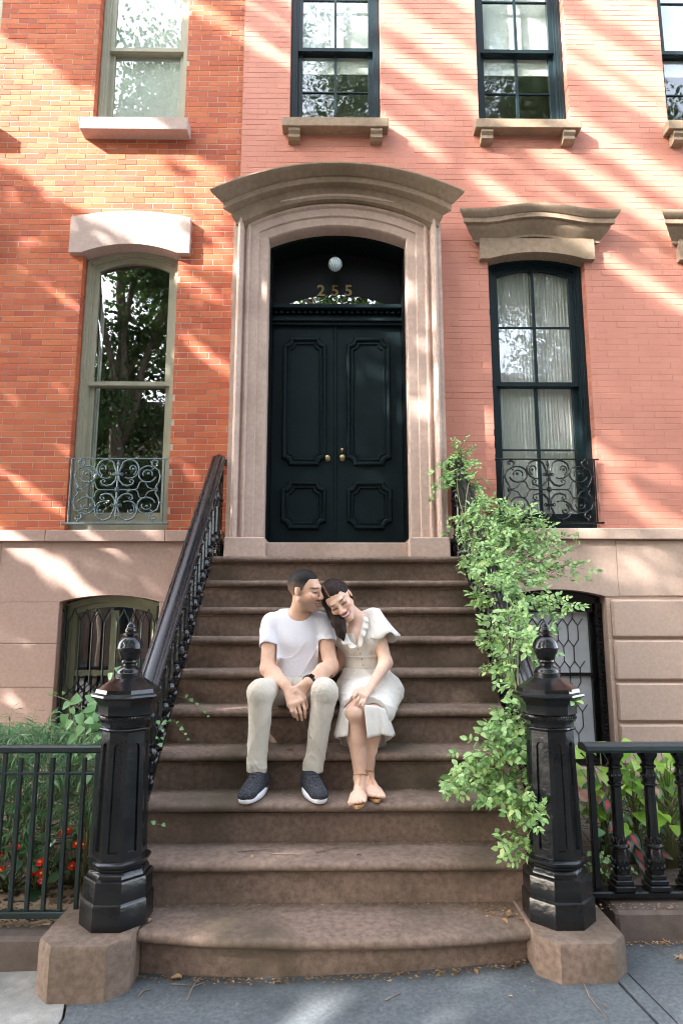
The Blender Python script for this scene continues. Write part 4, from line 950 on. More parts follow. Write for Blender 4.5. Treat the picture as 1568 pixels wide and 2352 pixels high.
def face_paint(V, O, Rm, skin, female):
    q = (V-np.array(O))@Rm; x, y, z = q[:, 0], q[:, 1], q[:, 2]; c = np.tile(np.array(skin, np.float32), (len(V), 1)); head = (np.abs(x) < .1) & (np.abs(y) < .14) & (np.abs(z) < .14)
    def blend(m, col, a):
        m = np.clip(m, 0, 1)*a*head; c[:] = c*(1-m[:, None]) + np.array(col)*m[:, None]
    ax = np.abs(x)
    blend(np.exp(-((ax-.042)**2/.018**2+(z+.03)**2/.02**2))*(y > .03), (skin[0]*1.02, skin[1]*.72, skin[2]*.68), .5)      # cheeks
    blend(np.exp(-(ax**2/.016**2+(z+.036)**2/.014**2))*(y > .09), (skin[0]*1.0, skin[1]*.75, skin[2]*.7), .4)
    if not female:
        st = (1/(1+np.exp(-(-z-.052)/.006)))*(y > -.03)*(z > -.135)*(1/(1+np.exp(-(y+.0)/.008)))
        blend(st*(1-np.exp(-(ax**2/.02**2+(z+.07)**2/.010**2))*.9), (.13, .085, .06), .62)
        blend(np.exp(-((z+.052)**2/.006**2))*(ax < .03)*(y > .07), (.10, .065, .05), .6)
        blend(np.exp(-((ax-.06)**2/.025**2+(y-.005)**2/.018**2+(z+.0)**2/.06**2))*(z < .05), (.12, .08, .06), .45)
    brow = np.exp(-(((z-.022-.10*(ax-.03)*(ax < .035)+.22*np.maximum(ax-.038, 0))/.0050)**2+((ax-.034)/.021)**4))*(y > .04)
    blend(brow, (.018, .012, .01), 1.0 if not female else .9); blend(np.exp(-(((z-.006)/.010)**2+((ax-.033)/.020)**4))*(y > .04), (skin[0]*.62, skin[1]*.5, skin[2]*.45), .55)  # second blend paints eye socket shadow into the skin
    lash = np.exp(-(((z-(-.004+(9.0 if female else 5.0)*(ax-.032)**2*(-1)))/.0062)**2+((ax-.032)/.019)**6))*(y > .04)
    blend(lash, (.02, .013, .01), .95)
    if female:
        smile = -.068+6.0*x*x; m = np.exp(-(((z-smile)/.0155)**4+(x/.033)**6))*(y > .05); blend(m, (.36, .06, .055), 1.0)
        t = np.exp(-(((z-smile-.001)/.0056)**4+(x/.026)**6))*(y > .05); blend(t, (.85, .80, .74), 1.0)
    else:
        blend(np.exp(-(((z+.066)/.0022)**2+(x/.025)**6))*(y > .06), (.10, .03, .025), .8); blend(np.exp(-(((z+.074)/.005)**2+(x/.02)**4))*(y > .06), (.40, .18, .15), .6)
    blend(np.exp(-((ax-.078)**2/.006**2+(y+.006)**2/.008**2+(z+.008)**2/.012**2)), (skin[0]*.55, skin[1]*.42, skin[2]*.4), .6)  # shade of the ear hollow painted onto the flat ears
    return c
def hand(Fd, wrist, knuckles, mids, tips, thumb, rw=.026, r=.0088, palm=.0125):
    for i in range(4):
        Fd.add(cap(wrist, knuckles[i], rw*.62, palm), .012); Fd.add(cap(knuckles[i], mids[i], r*1.08, r), .003); Fd.add(cap(mids[i], tips[i], r, r*.82), .003)
    Fd.add(cap(knuckles[0], knuckles[3], palm, palm), .008)
    if thumb: Fd.add(cap(thumb[0], thumb[1], .014, .0115), .010); Fd.add(cap(thumb[1], thumb[2], .0112, .009), .004)
def c7(x, y, Y): return np.array(at((640+x/2.904)/1.2245, (1580+y/2.904)/1.2245, Y))
def cr(ph): return (1-np.abs(np.sin(ph)))**4           # thin ridge: a crease in cloth

skinm = mat('skin', (0.90, 0.86, 0.83), (1.04, 1.02, 1.0), 28, 0.48, 0.0003, 500, vcol='col', spec=0.4)
hairm = mat('hair', (0.7, 0.7, 0.7), (1.2, 1.15, 1.1), 60, 0.45, 0.0025, 160, vcol='col', spec=0.12, stretch=(3, 1, .6))
shirtm = mat('white_cotton', (0.66, 0.645, 0.685), (0.70, 0.685, 0.72), 6, 0.85, 0.0030, 55, spec=0.2)
chinom = mat('khaki_cotton', (0.47, 0.42, 0.345), (0.53, 0.48, 0.40), 14, 0.85, 0.0035, 60, spec=0.2)
dressm = mat('cream_linen', (0.65, 0.60, 0.535), (0.70, 0.655, 0.59), 10, 0.8, 0.0030, 55, spec=0.2)
knitm = mat('heather_knit', (0.006, 0.007, 0.009), (0.075, 0.076, 0.085), 95, 0.8, 0.001, 300, stretch=(1, 1, 2.6), spec=0.1)
blackm = mat('black_fabric', (0.012, 0.012, 0.014), (0.02, 0.02, 0.023), 30, 0.7)
solem = mat('white_foam_sole', (0.74, 0.74, 0.76), (0.80, 0.80, 0.82), 10, 0.6)
tanm = mat('tan_leather', (0.44, 0.22, 0.09), (0.52, 0.28, 0.12), 30, 0.45)

# ------------------------------------------------------------------ the man
MAN = thing('person', 'man in white t-shirt and khaki trousers sitting on the steps', 'person', (-0.2, 3.6, 0.57))
hipA, hipB = (-.295, 3.85, 1.045), (-.135, 3.85, 1.045); kneeA, kneeB = (-.383, 3.455, 1.068), (-.052, 3.455, 1.072); ankA, ankB = (-.397, 3.435, .665), (-.108, 3.44, .665)
shA, shB = (-.372, 3.825, 1.415), (-.072, 3.835, 1.418); elA, elB = (-.378, 3.715, 1.168), (-.022, 3.725, 1.185); wrA = c7(478, 1010, 3.50); wrB = c7(655, 985, 3.475)
HO = (-.172, 3.735, 1.612); HRm = frame((math.sin(R(66))*math.cos(R(7)), -math.cos(R(66))*math.cos(R(7)), -math.sin(R(7))), (-.06, -.10, 1))
def man_torso(Fd, i=0.0, k=.05):
    Fd.add(ell((-.215, 3.865, 1.045), (.160, .115, .105)), k, i); Fd.add(ell((-.218, 3.865, 1.17), (.138, .105, .14)), k, i); Fd.add(ell((-.220, 3.845, 1.32), (.158, .112, .155)), k, i)
    Fd.add(cap((-.345, 3.835, 1.418), (-.098, 3.845, 1.42), .058, .058), k, i); Fd.add(cap((-.285, 3.84, 1.45), (-.155, 3.84, 1.455), .045, .045), k, i)
F1 = Field((-.50, 3.12, .56), (.07, 4.02, 1.76), .0037)
man_torso(F1)
for p, k in head_prims(HO, HRm): F1.add(p, k)
F1.add(cap((-.218, 3.835, 1.44), (-.190, 3.765, 1.545), .060, .055), .03)
for s_, e_, w_ in ((shA, elA, wrA), (shB, elB, wrB)):
    F1.add(cap(s_, e_, .052, .041), .03); F1.add(cap(e_, np.array(e_)+(np.array(w_)-np.array(e_))*.35, .041, .042), .02); F1.add(cap(np.array(e_)+(np.array(w_)-np.array(e_))*.35, w_, .041, .026), .02)
for h_, k_, a_ in ((hipA, kneeA, ankA), (hipB, kneeB, ankB)):
    F1.add(cap(h_, k_, .080, .056), .04); F1.add(cap(k_, a_, .052, .036), .03); F1.add(cap(a_, (a_[0], a_[1]-.02, .61), .035, .03), .02)
kn = [c7(x, y, 3.425) for x, y in ((505, 1172), (540, 1178), (577, 1168), (610, 1140))]; md = [c7(x, y, 3.412) for x, y in ((524, 1222), (560, 1238), (597, 1236), (632, 1206))]; tp = [c7(x, y, 3.432) for x, y in ((544, 1266), (572, 1288), (605, 1292), (634, 1272))]
hand(F1, wrA, kn, md, tp, [c7(560, 1060, 3.45), c7(630, 1120, 3.45), c7(650, 1190, 3.45)], rw=.036)
kn2 = [c7(x, y, 3.462) for x, y in ((548, 1035), (570, 1070), (596, 1098), (618, 1112))]
hand(F1, wrB, kn2, [k_+np.array((-.02, .0, -.024)) for k_ in kn2], [k_+np.array((-.012, .03, -.042)) for k_ in kn2], None, rw=.036)
me, V = F1.mesh('body'); skinA = (.60, .37, .26)
paint(me, V, lambda v: face_paint(v, HO, HRm, skinA, False)); obj('body', me, skinm, MAN)
# short hair with faded sides
FH = Field((-.32, 3.58, 1.48), (-.04, 3.90, 1.78), .0037); T = lambda p: np.array(HO)+HRm@np.array(p)
FH.add(ell(T((0, -.014, .033)), (.0775, .0965, .0895), HRm), .01)
def hl(X, Y, Z):
    q = [(X-HO[0])*HRm[0, i]+(Y-HO[1])*HRm[1, i]+(Z-HO[2])*HRm[2, i] for i in range(3)]
    front = .058-.25*np.abs(q[0])-.0*q[2]
    side = np.where(q[1] > -.0, .062-(.085-q[1])*.10, 0)
    line = np.where(q[1] > .048, .070, np.where(q[1] > .024, .022+(q[1]-.024)*2.0, np.where(q[1] > .006, -.012, np.where(q[1] > -.032, .020, -.050+(q[1]+.03)*.1))))
    return (line-q[2])
FH.clip(hl); me, V = FH.mesh('hair')
def hairc(v):
    q = (v-np.array(HO))@HRm; t = np.clip((q[:, 2]+.02)/.075, 0, 1)[:, None]; return (1-t)*np.array((.22, .14, .10))+t*np.array((.014, .012, .011))
paint(me, V, hairc); obj('hair', me, hairm, MAN)
# t-shirt
FT = Field((-.52, 3.62, 1.0), (.09, 4.02, 1.53), .0037)
def shirt_torso(Fd):
    Fd.add(ell((-.215, 3.862, 1.08), (.158, .118, .085)), .06, .012); Fd.add(ell((-.218, 3.862, 1.17), (.148, .115, .14)), .06, .010); Fd.add(ell((-.220, 3.845, 1.32), (.160, .114, .155)), .05, .012)
    Fd.add(cap((-.345, 3.835, 1.418), (-.098, 3.845, 1.42), .058, .058), .05, .010); Fd.add(cap((-.285, 3.84, 1.447), (-.155, 3.84, 1.452), .045, .045), .04, .008)
shirt_torso(FT)
def arm_pt(s_, e_, t): return np.array(s_)+(np.array(e_)-np.array(s_))*t
for s_, e_, t in ((shA, elA, .50), (shB, elB, .47)):
    FT.add(cap(s_, arm_pt(s_, e_, t+.25), .062, .060), .025)
FT.ripple(lambda X, Y, Z: -.0050*cr(9*X+27*Z+1.1*np.sin(17*X))*np.clip((1.25-Z)/.10, 0, 1)-.0042*cr(-17*X+21*Z+.9*np.sin(21*X)+.6)*np.clip((1.36-Z)/.10, 0, 1)*np.clip((Z-1.1)/.05, 0, 1)-.0040*cr(20*X+15*Z+.7*np.sin(15*Z))*np.clip((Z-1.26)/.06, 0, 1)*np.clip(np.abs(X+.22)/.10-.3, 0, 1)+.0016*np.sin(26*X+50*Z+2.6*np.sin(19*X)))
for s_, e_, t in ((shA, elA, .50), (shB, elB, .47)):
    d = (np.array(e_)-np.array(s_)); L = np.linalg.norm(d); d = d/L; e0 = arm_pt(s_, e_, t)
    side = -1 if s_[0] < -.2 else 1
    FT.clip(lambda X, Y, Z, d=d, e0=e0, sd=side: np.where((X-e0[0])*sd > -.045, (X-e0[0])*d[0]+(Y-e0[1])*d[1]+(Z-e0[2])*d[2]+.004*np.sin(60*X), -1))
    FT.cut(cap(arm_pt(s_, e_, t-.12), arm_pt(s_, e_, t+.4), .0525, .0505), .003)
FT.clip(lambda X, Y, Z: (1.085+.35*np.maximum(3.80-Y, 0)+.01*np.sin(30*X))-Z)
FT.cut(cap((-.216, 3.828, 1.43), (-.194, 3.765, 1.53), .0635, .066), .004)
me, V = FT.mesh('t_shirt'); obj('t_shirt', me, shirtm, MAN)
# trousers
FP = Field((-.49, 3.34, .66), (.07, 4.02, 1.20), .0037)
FP.add(ell((-.215, 3.87, 1.045), (.165, .112, .105)), .05, .010)
for sgn, h_, k_, a_ in ((-1, hipA, kneeA, ankA), (1, hipB, kneeB, ankB)):
    FP.add(cap(h_, k_, .092, .066), .04); FP.add(cap(k_, (k_[0], k_[1]+.01, k_[2]-.02), .067, .064), .02); FP.add(cap(k_, (a_[0], a_[1]+.005, a_[2]+.02), .064, .047), .02); FP.add(cap((a_[0], a_[1]+.005, a_[2]+.05), (a_[0], a_[1]+.003, a_[2]-.03), .048, .047), .015)
FP.add(ell((-.215, 3.74, 1.06), (.09, .08, .055)), .05)
def pfold(X, Y, Z):
    kn_ = np.exp(-((Z-1.0)/.06)**2)*np.exp(-((Y-3.47)/.06)**2); hem = np.exp(-((Z-.72)/.06)**2)
    crotch = np.exp(-((Y-3.72)/.10)**2)*np.clip((Z-1.0)/.05, 0, 1)
    knee_top = np.exp(-((Y-3.52)/.07)**2)*np.clip((Z-1.0)/.05, 0, 1)
    return (-.0045*cr(34*Z+9*np.sin(13*X)+7*Y)*hem-.0050*cr(17*Z-30*Y+11*X+np.sin(30*X))*kn_-.0042*cr(26*X-14*Y+9*Z)*knee_top-.0055*cr(30*X-17*Y+.5)*crotch
            -.0034*cr(15*Z+19*X+1.2*np.sin(15*X))*np.clip((1.02-Z)/.1, 0, 1)-.0030*cr(-21*X+12*Z+13*Y)+.0010*np.sin(30*X+24*Z+18*Y))
FP.ripple(pfold); FP.clip(lambda X, Y, Z: (.682+.012*np.sin(7*X)+.25*(Y-3.43)*0)-Z)
for a_ in (ankA, ankB): FP.cut(cap((a_[0], a_[1]+.005, a_[2]+.05), (a_[0], a_[1], a_[2]-.06), .040, .041), .003)
me, V = FP.mesh('trousers'); obj('trousers', me, chinom, MAN)
b = MB(); b.tube([(-.31+.19*i/12, 3.742-.012*math.sin(math.pi*i/12), 1.118+.004*math.sin(i)) for i in range(13)], .009, 6); b.build('waistband', chinom, MAN, 180)
# running shoes
def shoe(heel, toe, anko):
    heel = Vector(heel); toe = Vector(toe); f = (toe-heel); L = f.length; f.normalize(); u = Vector((0, 0, 1)); l = f.cross(u); Rm = np.array([[l.x, f.x, 0], [l.y, f.y, 0], [0, 0, 1]])
    W = lambda a, b_, c_: np.array(heel + f*(b_*L) + l*a + u*c_)
    lo = np.minimum(np.array(heel), np.array(toe))-.07; hi = np.maximum(np.array(heel), np.array(toe))+.07; lo[2] = .568; hi[2] = .74
    def half(b_): return .032+.013*math.sin(math.pi*min(1, max(0, (b_-.15)/.95)))
    Sf = Field(lo, hi, .0034)
    for i in range(9):
        b_ = .14+.74*i/8; hz = .042 if b_ > .75 else .055-.0*b_
        top = .118-.075*max(0, min(1, (b_-.22)/.62)); Sf.add(ell(W(0, b_, .018+top*.42), (half(b_), .042, top*.62), Rm), .02)
    Sf.add(cap(W(0, .22, .06), np.array((anko[0], anko[1], .705)), .042, .041), .02)
    Sf.clip(lambda X, Y, Z: (.588)-Z); Sf.clip(lambda X, Y, Z: Z-.695)
    me_, V_ = Sf.mesh('shoe'); so = obj('shoe', me_, knitm, MAN)
    rings = []
    for s_, z in ((.93, .5715), (1.0, .579), (1.03, .592), (1.0, .604), (.93, .606)):
        pts = []
        for i in range(28):
            t = 2*math.pi*i/28; b_ = .5-.5*math.cos(t); wd = (half(b_)+.006)*abs(math.sin(t))**.55*(1 if math.sin(t) > 0 else -1)
            pts.append(tuple(W(wd*s_, (b_-.5)*s_*1.02+.5, z+.008*(1-b_) - .5700 - (.570 if False else 0) + .010*max(0, b_-.88)/.12*0)+np.array((0, 0, 0)) ))
        rings.append([(p[0], p[1], p[2]) for p in pts])
    sb = MB(); sb.loft(rings, True, True); sb.build('sole', solem, so, 180)
    lc = MB()
    for i in range(5):
        b_ = .36+.075*i; zt = .026+(.118-.075*max(0, min(1, (b_-.22)/.62)))*1.04
        lc.tube([W(-.024, b_-.015, zt-.014), W(-.010, b_, zt-.001), W(.010, b_, zt-.001), W(.024, b_-.015, zt-.014)], .0034, 5)
    lc.build('laces', blackm, so, 180)
    tg = MB(); p0, p1 = W(-.013, .235, .112), W(.013, .235, .112)
    tg.box(-.013, .013, -.002, .002, -.010, .010, .001); q_ = Vector(W(0, .315, .122)); tg.v = [tuple(q_ + l*x + u*z*0.7 + f*(y + z*-.7)) for x, y, z in tg.v]; tg.build('tongue_label', solem, so)
    ck = MB(); ck.tube([(anko[0], anko[1]-.002, .648), (anko[0], anko[1], .665), (anko[0], anko[1], .70), (anko[0], anko[1], .735)], [.044, .0455, .043, .039], 18); ck.build('sock', blackm, MAN, 180)
shoe((-.362, 3.505, .57), (-.437, 3.252, .57), ankA); shoe((-.150, 3.505, .57), (-.060, 3.252, .57), ankB)
# wrist band
wd = (np.array(wrB)-np.array(elB)); wd = Vector(wd).normalized(); wp = Vector(wrB)-wd*.012; a = wd.orthogonal().normalized(); b_ = wd.cross(a)
bd = MB(); rings = []
for s_, r_ in ((-.010, .0335), (-.008, .0365), (.008, .0365), (.010, .0335)): rings.append([wp+wd*s_+(a*math.cos(2*math.pi*i/24)+b_*math.sin(2*math.pi*i/24))*r_ for i in range(24)])
bd.loft(rings, True, True); bd.build('watch_band', blackm, MAN, 40)
fc = Vector((.15, -.75, .55)); fc = (fc-wd*fc.dot(wd)).normalized(); sd = wd.cross(fc); wf = MB(); wf.box(-.013, .013, -.013, .013, 0, .007, .002); wf.v = [tuple(wp+fc*(.0355+z)+sd*x+wd*y) for x, y, z in wf.v]; wf.build('watch_face', M['iron'], MAN)

# ------------------------------------------------------------------ the woman
WOM = thing('person', 'laughing woman in cream button dress leaning on the man\'s shoulder', 'person', (0.18, 3.6, 0.57))
whA, whB = (.125, 3.86, 1.03), (.265, 3.86, 1.03); wkA, wkB = (.105, 3.462, .960), (.203, 3.502, .960); waA, waB = (.132, 3.450, .640), (.172, 3.505, .640)
wsB = (.232, 3.845, 1.455); wsA = (.075, 3.88, 1.415); weB = (.292, 3.755, 1.198); wwB = c7(1165, 1030, 3.515)
up0 = Vector((-.61, 0, .79)); lat0 = Vector((.79, 0, .61)); fw0 = Vector((0, -1, 0))
pt, yw = R(20), R(14)
fwd = fw0*math.cos(pt)*math.cos(yw) - up0*math.sin(pt) - lat0*math.sin(yw)*math.cos(pt); upv = up0*math.cos(pt)+fw0*math.sin(pt)
WO = (.022, 3.760, 1.556); WRm = frame(fwd, upv); WT = lambda p: np.array(WO)+WRm@np.array(p)
FW = Field((-.12, 3.12, .56), (.45, 4.02, 1.72), .0037)
def wom_torso(Fd, i=0., k=.05):
    Fd.add(ell((.195, 3.875, 1.035), (.168, .125, .095)), k, i); Fd.add(ell((.180, 3.875, 1.17), (.108, .088, .13)), k, i); Fd.add(ell((.162, 3.865, 1.315), (.115, .088, .12)), k, i)
    Fd.add(cap((.205, 3.855, 1.435), (.095, 3.875, 1.415), .045, .045), .05, i)
    for x, z in ((.118, 1.325), (.212, 1.335)): Fd.add(ell((x, 3.795, z), (.056, .052, .055)), .03, i)
wom_torso(FW)
for p, k in head_prims(WO, WRm, True): FW.add(p, k)
FW.add(cap((.150, 3.86, 1.425), WT((0, -.025, -.065)), .050, .045), .03); FW.add(cap((.150, 3.84, 1.42), (.125, 3.80, 1.36), .05, .05), .04)
for s_, e_, w_ in ((wsB, weB, wwB),):
    FW.add(cap(s_, e_, .046, .038), .03); FW.add(cap(e_, w_, .038, .022), .02)
FW.add(cap(wsA, (.045, 3.93, 1.20), .045, .036), .03); FW.add(cap((.045, 3.93, 1.20), (-.02, 3.83, 1.13), .035, .024), .02)
for h_, k_, a_ in ((whA, wkA, waA), (whB, wkB, waB)):
    FW.add(cap(h_, k_, .082, .054), .035); m_ = np.array(k_)+(np.array(a_)-np.array(k_))*.36+np.array((0, .014, 0))
    FW.add(cap(k_, m_, .049, .050), .02); FW.add(cap(m_, a_, .048, .029), .02)
FW.add(ell((.105, 3.425, .968), (.034, .03, .034)), .03)
def foot(ank, heel, ball, toe, spread):
    ank, heel, ball, toe = map(np.array, (ank, heel, ball, toe)); FW.add(cap(ank, heel+np.array((0, 0, .02)), .030, .027), .02); FW.add(cap(ank, ball+np.array((0, .03, .012)), .028, .022), .02); FW.add(cap(heel, ball, .024, .026), .02)
    l = np.cross((toe-ball)/np.linalg.norm(toe-ball), (0, 0, 1)); l /= np.linalg.norm(l)
    for i, o_ in enumerate((-.030, -.014, .001, .016, .030)):
        FW.add(cap(ball+l*o_*.8, ball+l*o_*.8+(toe-ball)*.4, .017, .014), .015)
        ln = (1.0, .98, .9, .8, .68)[i if spread > 0 else 4-i]; FW.add(cap(ball+l*o_, toe*ln+ball*(1-ln)+l*o_*1.12, .0125, .0095 if i != (0 if spread > 0 else 4) else .0125), .004)
foot(waA, (.142, 3.478, .612), (.116, 3.265, .606), (.108, 3.192, .594), -1); foot(waB, (.160, 3.53, .614), (.196, 3.36, .606), (.206, 3.29, .596), 1)
kn = [c7(x, y, 3.437) for x, y in ((1052, 1072), (1078, 1092), (1104, 1104), (1128, 1104))]; md = [c7(x, y, 3.415) for x, y in ((1032, 1100), (1056, 1130), (1084, 1150), (1112, 1150))]; tp = [c7(x, y, 3.410) for x, y in ((1026, 1116), (1040, 1150), (1068, 1174), (1098, 1182))]
hand(FW, wwB, kn, md, tp, [c7(1085, 1035, 3.47), c7(1045, 1060, 3.45), c7(1022, 1098, 3.44)], rw=.030, r=.0078, palm=.0110)
me, V = FW.mesh('body'); skinB = (.69, .45, .335)
paint(me, V, lambda v: face_paint(v, WO, WRm, skinB, True)); obj('body', me, skinm, WOM)
# long dark hair
sideR = WRm[:, 0]@np.array((1, 0, 0))                                            # which local side points to the viewer's right
FHW = Field((-.14, 3.60, 1.27), (.16, 3.97, 1.72), .0037)
FHW.add(ell(WT((0, -.020, .036)), (.083, .100, .092), WRm), .01); FHW.add(ell(WT((0, -.055, -.01)), (.078, .06, .09), WRm), .03)
def face_cut(X, Y, Z):
    q = [(X-WO[0])*WRm[0, i]+(Y-WO[1])*WRm[1, i]+(Z-WO[2])*WRm[2, i] for i in range(3)]
    fr = (q[1]-(.040+.30*np.maximum(q[2]-.02, 0)+.0*q[0]))                     # in front of this plane ...
    hl_ = (.066-.18*np.abs(q[0]+.02*np.sign(sideR)))-q[2]                                       # ... and below the hairline is face
    ear = (q[1]+.02)*np.where(q[0] < 0, 1, 1)
    return np.minimum(fr, hl_)
sideR_ = 0 #                                           # which local side points to the viewer's right
def face_clip(X, Y, Z):
    q = [(X-WO[0])*WRm[0, i]+(Y-WO[1])*WRm[1, i]+(Z-WO[2])*WRm[2, i] for i in range(3)]
    vr = q[0]*np.sign(sideR)
    earcut = np.minimum(np.minimum(vr-.045, .022-q[2]), q[1]+.032)              # uncover the ear on that side
    return np.maximum(face_cut(X, Y, Z), earcut)
FHW.clip(face_clip)
pA = WT((-.062*np.sign(sideR), .030, -.03)); pB = c7(905, 500, 3.725); pC = c7(925, 575, 3.715); pD = c7(945, 640, 3.712)
FHW.add(cap(WT((-.066*np.sign(sideR), .010, .02)), pA, .026, .030), .03); FHW.add(cap(pA, pB, .032, .036), .03); FHW.add(cap(pB, pC, .036, .028), .02); FHW.add(cap(pC, pD, .028, .006), .02)
FHW.ripple(lambda X, Y, Z: .0014*np.sin(210*X+60*Z)+.0012*np.sin(150*X-160*Y))
me, V = FHW.mesh('hair'); 
def wh(v):
    q = (v-np.array(WO))@WRm; c = np.tile(np.array((.026, .016, .013)), (len(v), 1)); x = q[:, 0]*np.sign(sideR)
    m = np.exp(-((x+.022-.08*(q[:, 1]))/.0030)**2)*(q[:, 2] > .07)*(q[:, 1] > -.02); return c*(1-m[:, None]*.8)+np.array((.40, .25, .18))*m[:, None]*.8
paint(me, V, wh); obj('hair', me, hairm, WOM)
b = MB(); ep = Vector(WT((.081*np.sign(sideR), -.004, -.043))); b.lathe([(.0005, -.006), (.005, -.003), (.005, .003), (.0005, .006)], 8, tuple(ep)); b.build('earring', M['gold'], WOM, 60)
# dress bodice
FD = Field((-.06, 3.62, 1.02), (.42, 4.02, 1.53), .0037)
wom_torso(FD, .010, .04)
FD.add(cap((.10, 3.875, 1.43), (.225, 3.855, 1.452), .047, .050), .03); FD.add(cap(wsA, (.05, 3.875, 1.33), .055, .062), .03)
FD.ripple(lambda X, Y, Z: -.0035*cr(40*X+6*Z)*np.exp(-((Z-1.26)/.035)**2)-.0036*cr(11*X+26*Z+np.sin(20*X))*np.clip((1.24-Z)/.06, 0, 1)+.0020*np.sin(130*X+14*Z)*np.exp(-((Z-1.25)/.05)**2)+.0018*np.sin(40*X+60*Z)+.0022*np.sin(95*Z+30*X)*np.clip((1.2-Z)/.06, 0, 1))
def vneck(X, Y, Z):
    c_ = .128+(Z-1.30)*.10; hw_ = np.maximum((Z-1.292)*.36, -.03); return np.maximum(np.abs(X-c_)-hw_, Y-3.86)
FD.cut(((.0, 3.6, 1.25), (.3, 3.9, 1.55), vneck), .003); FD.cut(cap((.150, 3.86, 1.425), WT((0, -.02, -.05)), .058, .060), .003)
FD.clip(lambda X, Y, Z: np.maximum(Z-1.52, 1.07-Z))
me, V = FD.mesh('dress_bodice'); obj('dress_bodice', me, dressm, WOM)
# flutter sleeve
sl = MB(); rings = []; d = (Vector(weB)-Vector(wsB)).normalized(); ou = Vector((.93, -.1, .36)); ou = (ou-d*ou.dot(d)).normalized(); si = d.cross(ou)
for j in range(9):
    t = j/8; ctr = Vector(wsB)+Vector((-.004, 0, .004))+d*(-.030+.182*t)+ou*(.010*t); rr = .050+.034*t**1.2
    rings.append([ctr+(ou*math.cos(a)*(1.0+.30*t)+si*math.sin(a)*.98)*(rr*(1+.075*t*t*math.sin(7*a+1))) + d*(.012*t*math.sin(5*a)) for a in [2*math.pi*i/56 for i in range(56)]])
rings.insert(0, [Vector(wsB)+d*-.035+Vector((-.012, 0, .012)) + (p-(Vector(wsB)+Vector((-.004, 0, .004))+d*-.030))*.6 for p in rings[0]])
sl.loft(rings, True, False); so = sl.build('sleeve', dressm, WOM, 180); sd_ = so.modifiers.new('thickness', 'SOLIDIFY'); sd_.thickness = .003; sd_.offset = 0
# ruffles along the neckline
def ruffle(path, width, out):
    b = MB(); rows = []
    P = [c7(*p) for p in path]; n = 40
    def lp(t):
        s_ = t*(len(P)-1); i = min(int(s_), len(P)-2); return Vector(P[i]).lerp(Vector(P[i+1]), s_-i)
    for j in range(6):
        w_ = j/5; rows.append([lp(i/n)+Vector((out*width*w_*(.55+.45*math.sin(math.pi*min(1, i/n*.9+.1))), -.006-.014*math.sin(w_*1.6)+.008*w_*math.sin(i*.62), -.010*w_+.005*w_*math.sin(i*.62+1))) for i in range(n+1)])
    b.grid(rows); o_ = b.build('ruffle', dressm, WOM, 180); md_ = o_.modifiers.new('thickness', 'SOLIDIFY'); md_.thickness = .0025
ruffle([(1108, 430, 3.79), (1100, 500, 3.765), (1078, 580, 3.745), (1058, 690, 3.728)], .034, 1)
ruffle([(948, 500, 3.775), (962, 570, 3.752), (1000, 650, 3.735), (1058, 695, 3.728)], .046, -1)
for x, y in ((1066, 712), (1082, 750), (1096, 795), (1106, 845)):
    p = c7(x, y, 3.735 if y < 760 else 3.762); b = MB(); b.lathe([(.0005, -.0045), (.0045, -.002), (.0045, .002), (.0005, .0045)], 8, tuple(p)); b.build('button', tanm, WOM, 60)
wb = MB(); wb.tube([(.18+.126*math.cos(a), 3.868-.107*math.sin(a), 1.232+.004*math.sin(2*a)) for a in [math.pi*i/30 for i in range(-2, 33)]], .0045, 6); wb.build('waist_seam', dressm, WOM, 180)
# skirt over the lap
FS = Field((-.03, 3.38, .88), (.43, 4.03, 1.20), .0037)
FS.add(ell((.198, 3.88, 1.035), (.180, .128, .092)), .05, .012); FS.add(ell((.182, 3.872, 1.13), (.120, .095, .10)), .05, .012)
for h_, k_ in ((whA, wkA), (whB, wkB)): FS.add(cap(h_, k_, .096, .072), .07)
FS.add(cap((.20, 3.80, 1.02), (.155, 3.52, .97), .10, .075), .06); FS.add(cap((.30, 3.84, 1.02), (.262, 3.54, .962), .085, .062), .05)
FS.ripple(lambda X, Y, Z: -.0050*cr(17*X+9*Y+np.sin(12*Y))-.0045*cr(-21*X+11*Y+9*Z+.8)-.0035*cr(30*Z+9*X+6*Y)+.0014*np.sin(44*X+26*Y))
FS.clip(lambda X, Y, Z: 3.468+.9*np.maximum(.036-np.abs(X-.112), 0)*2.2-Y); FS.clip(lambda X, Y, Z: Z-1.16)
for k_, h_ in ((wkA, whA), (wkB, whB)): FS.cut(cap(k_, np.array(k_)+(np.array(h_)-np.array(k_))*.35, .060, .062), .003); FS.cut(cap(k_, np.array(k_)+np.array((0, 0, -.2)), .056, .056), .003)
me, V = FS.mesh('skirt'); sk = obj('skirt', me, dressm, WOM)
# hanging hem, slit at the front
hm = MB(); rows = []; nA = 110
for j in range(12):
    t = j/11; row = []
    for i in range(nA+1):
        s_ = i/nA; g0, g1 = R(-124-3*t), R(-450+2*t); a = g0+(g1-g0)*s_        # from slit, round the left, back, right, to slit
        ca, sa = math.cos(a), math.sin(a); rx = .118+.030*t**.7+(.011*math.sin(9*a)+.006*math.sin(16*a+1))*t; ry = .088+.020*t**.7+(.010*math.sin(8*a+1)+.005*math.sin(15*a))*t
        back = max(0, sa); zt = 1.012-.085*back-.030*ca*ca; zbm = .860-.098*back-.016*max(0, -ca)*(1-back)-.010*max(0, ca)+.007*math.sin(5*a)
        x = .150+rx*ca+(.012 if ca > 0 else 0)*t; y = 3.500+ry*sa; row.append((x, y, zt+(zbm-zt)*t))
    rows.append(row)
hm.grid(rows); ho = hm.build('hem', dressm, sk, 180); md_ = ho.modifiers.new('thickness', 'SOLIDIFY'); md_.thickness = .0025
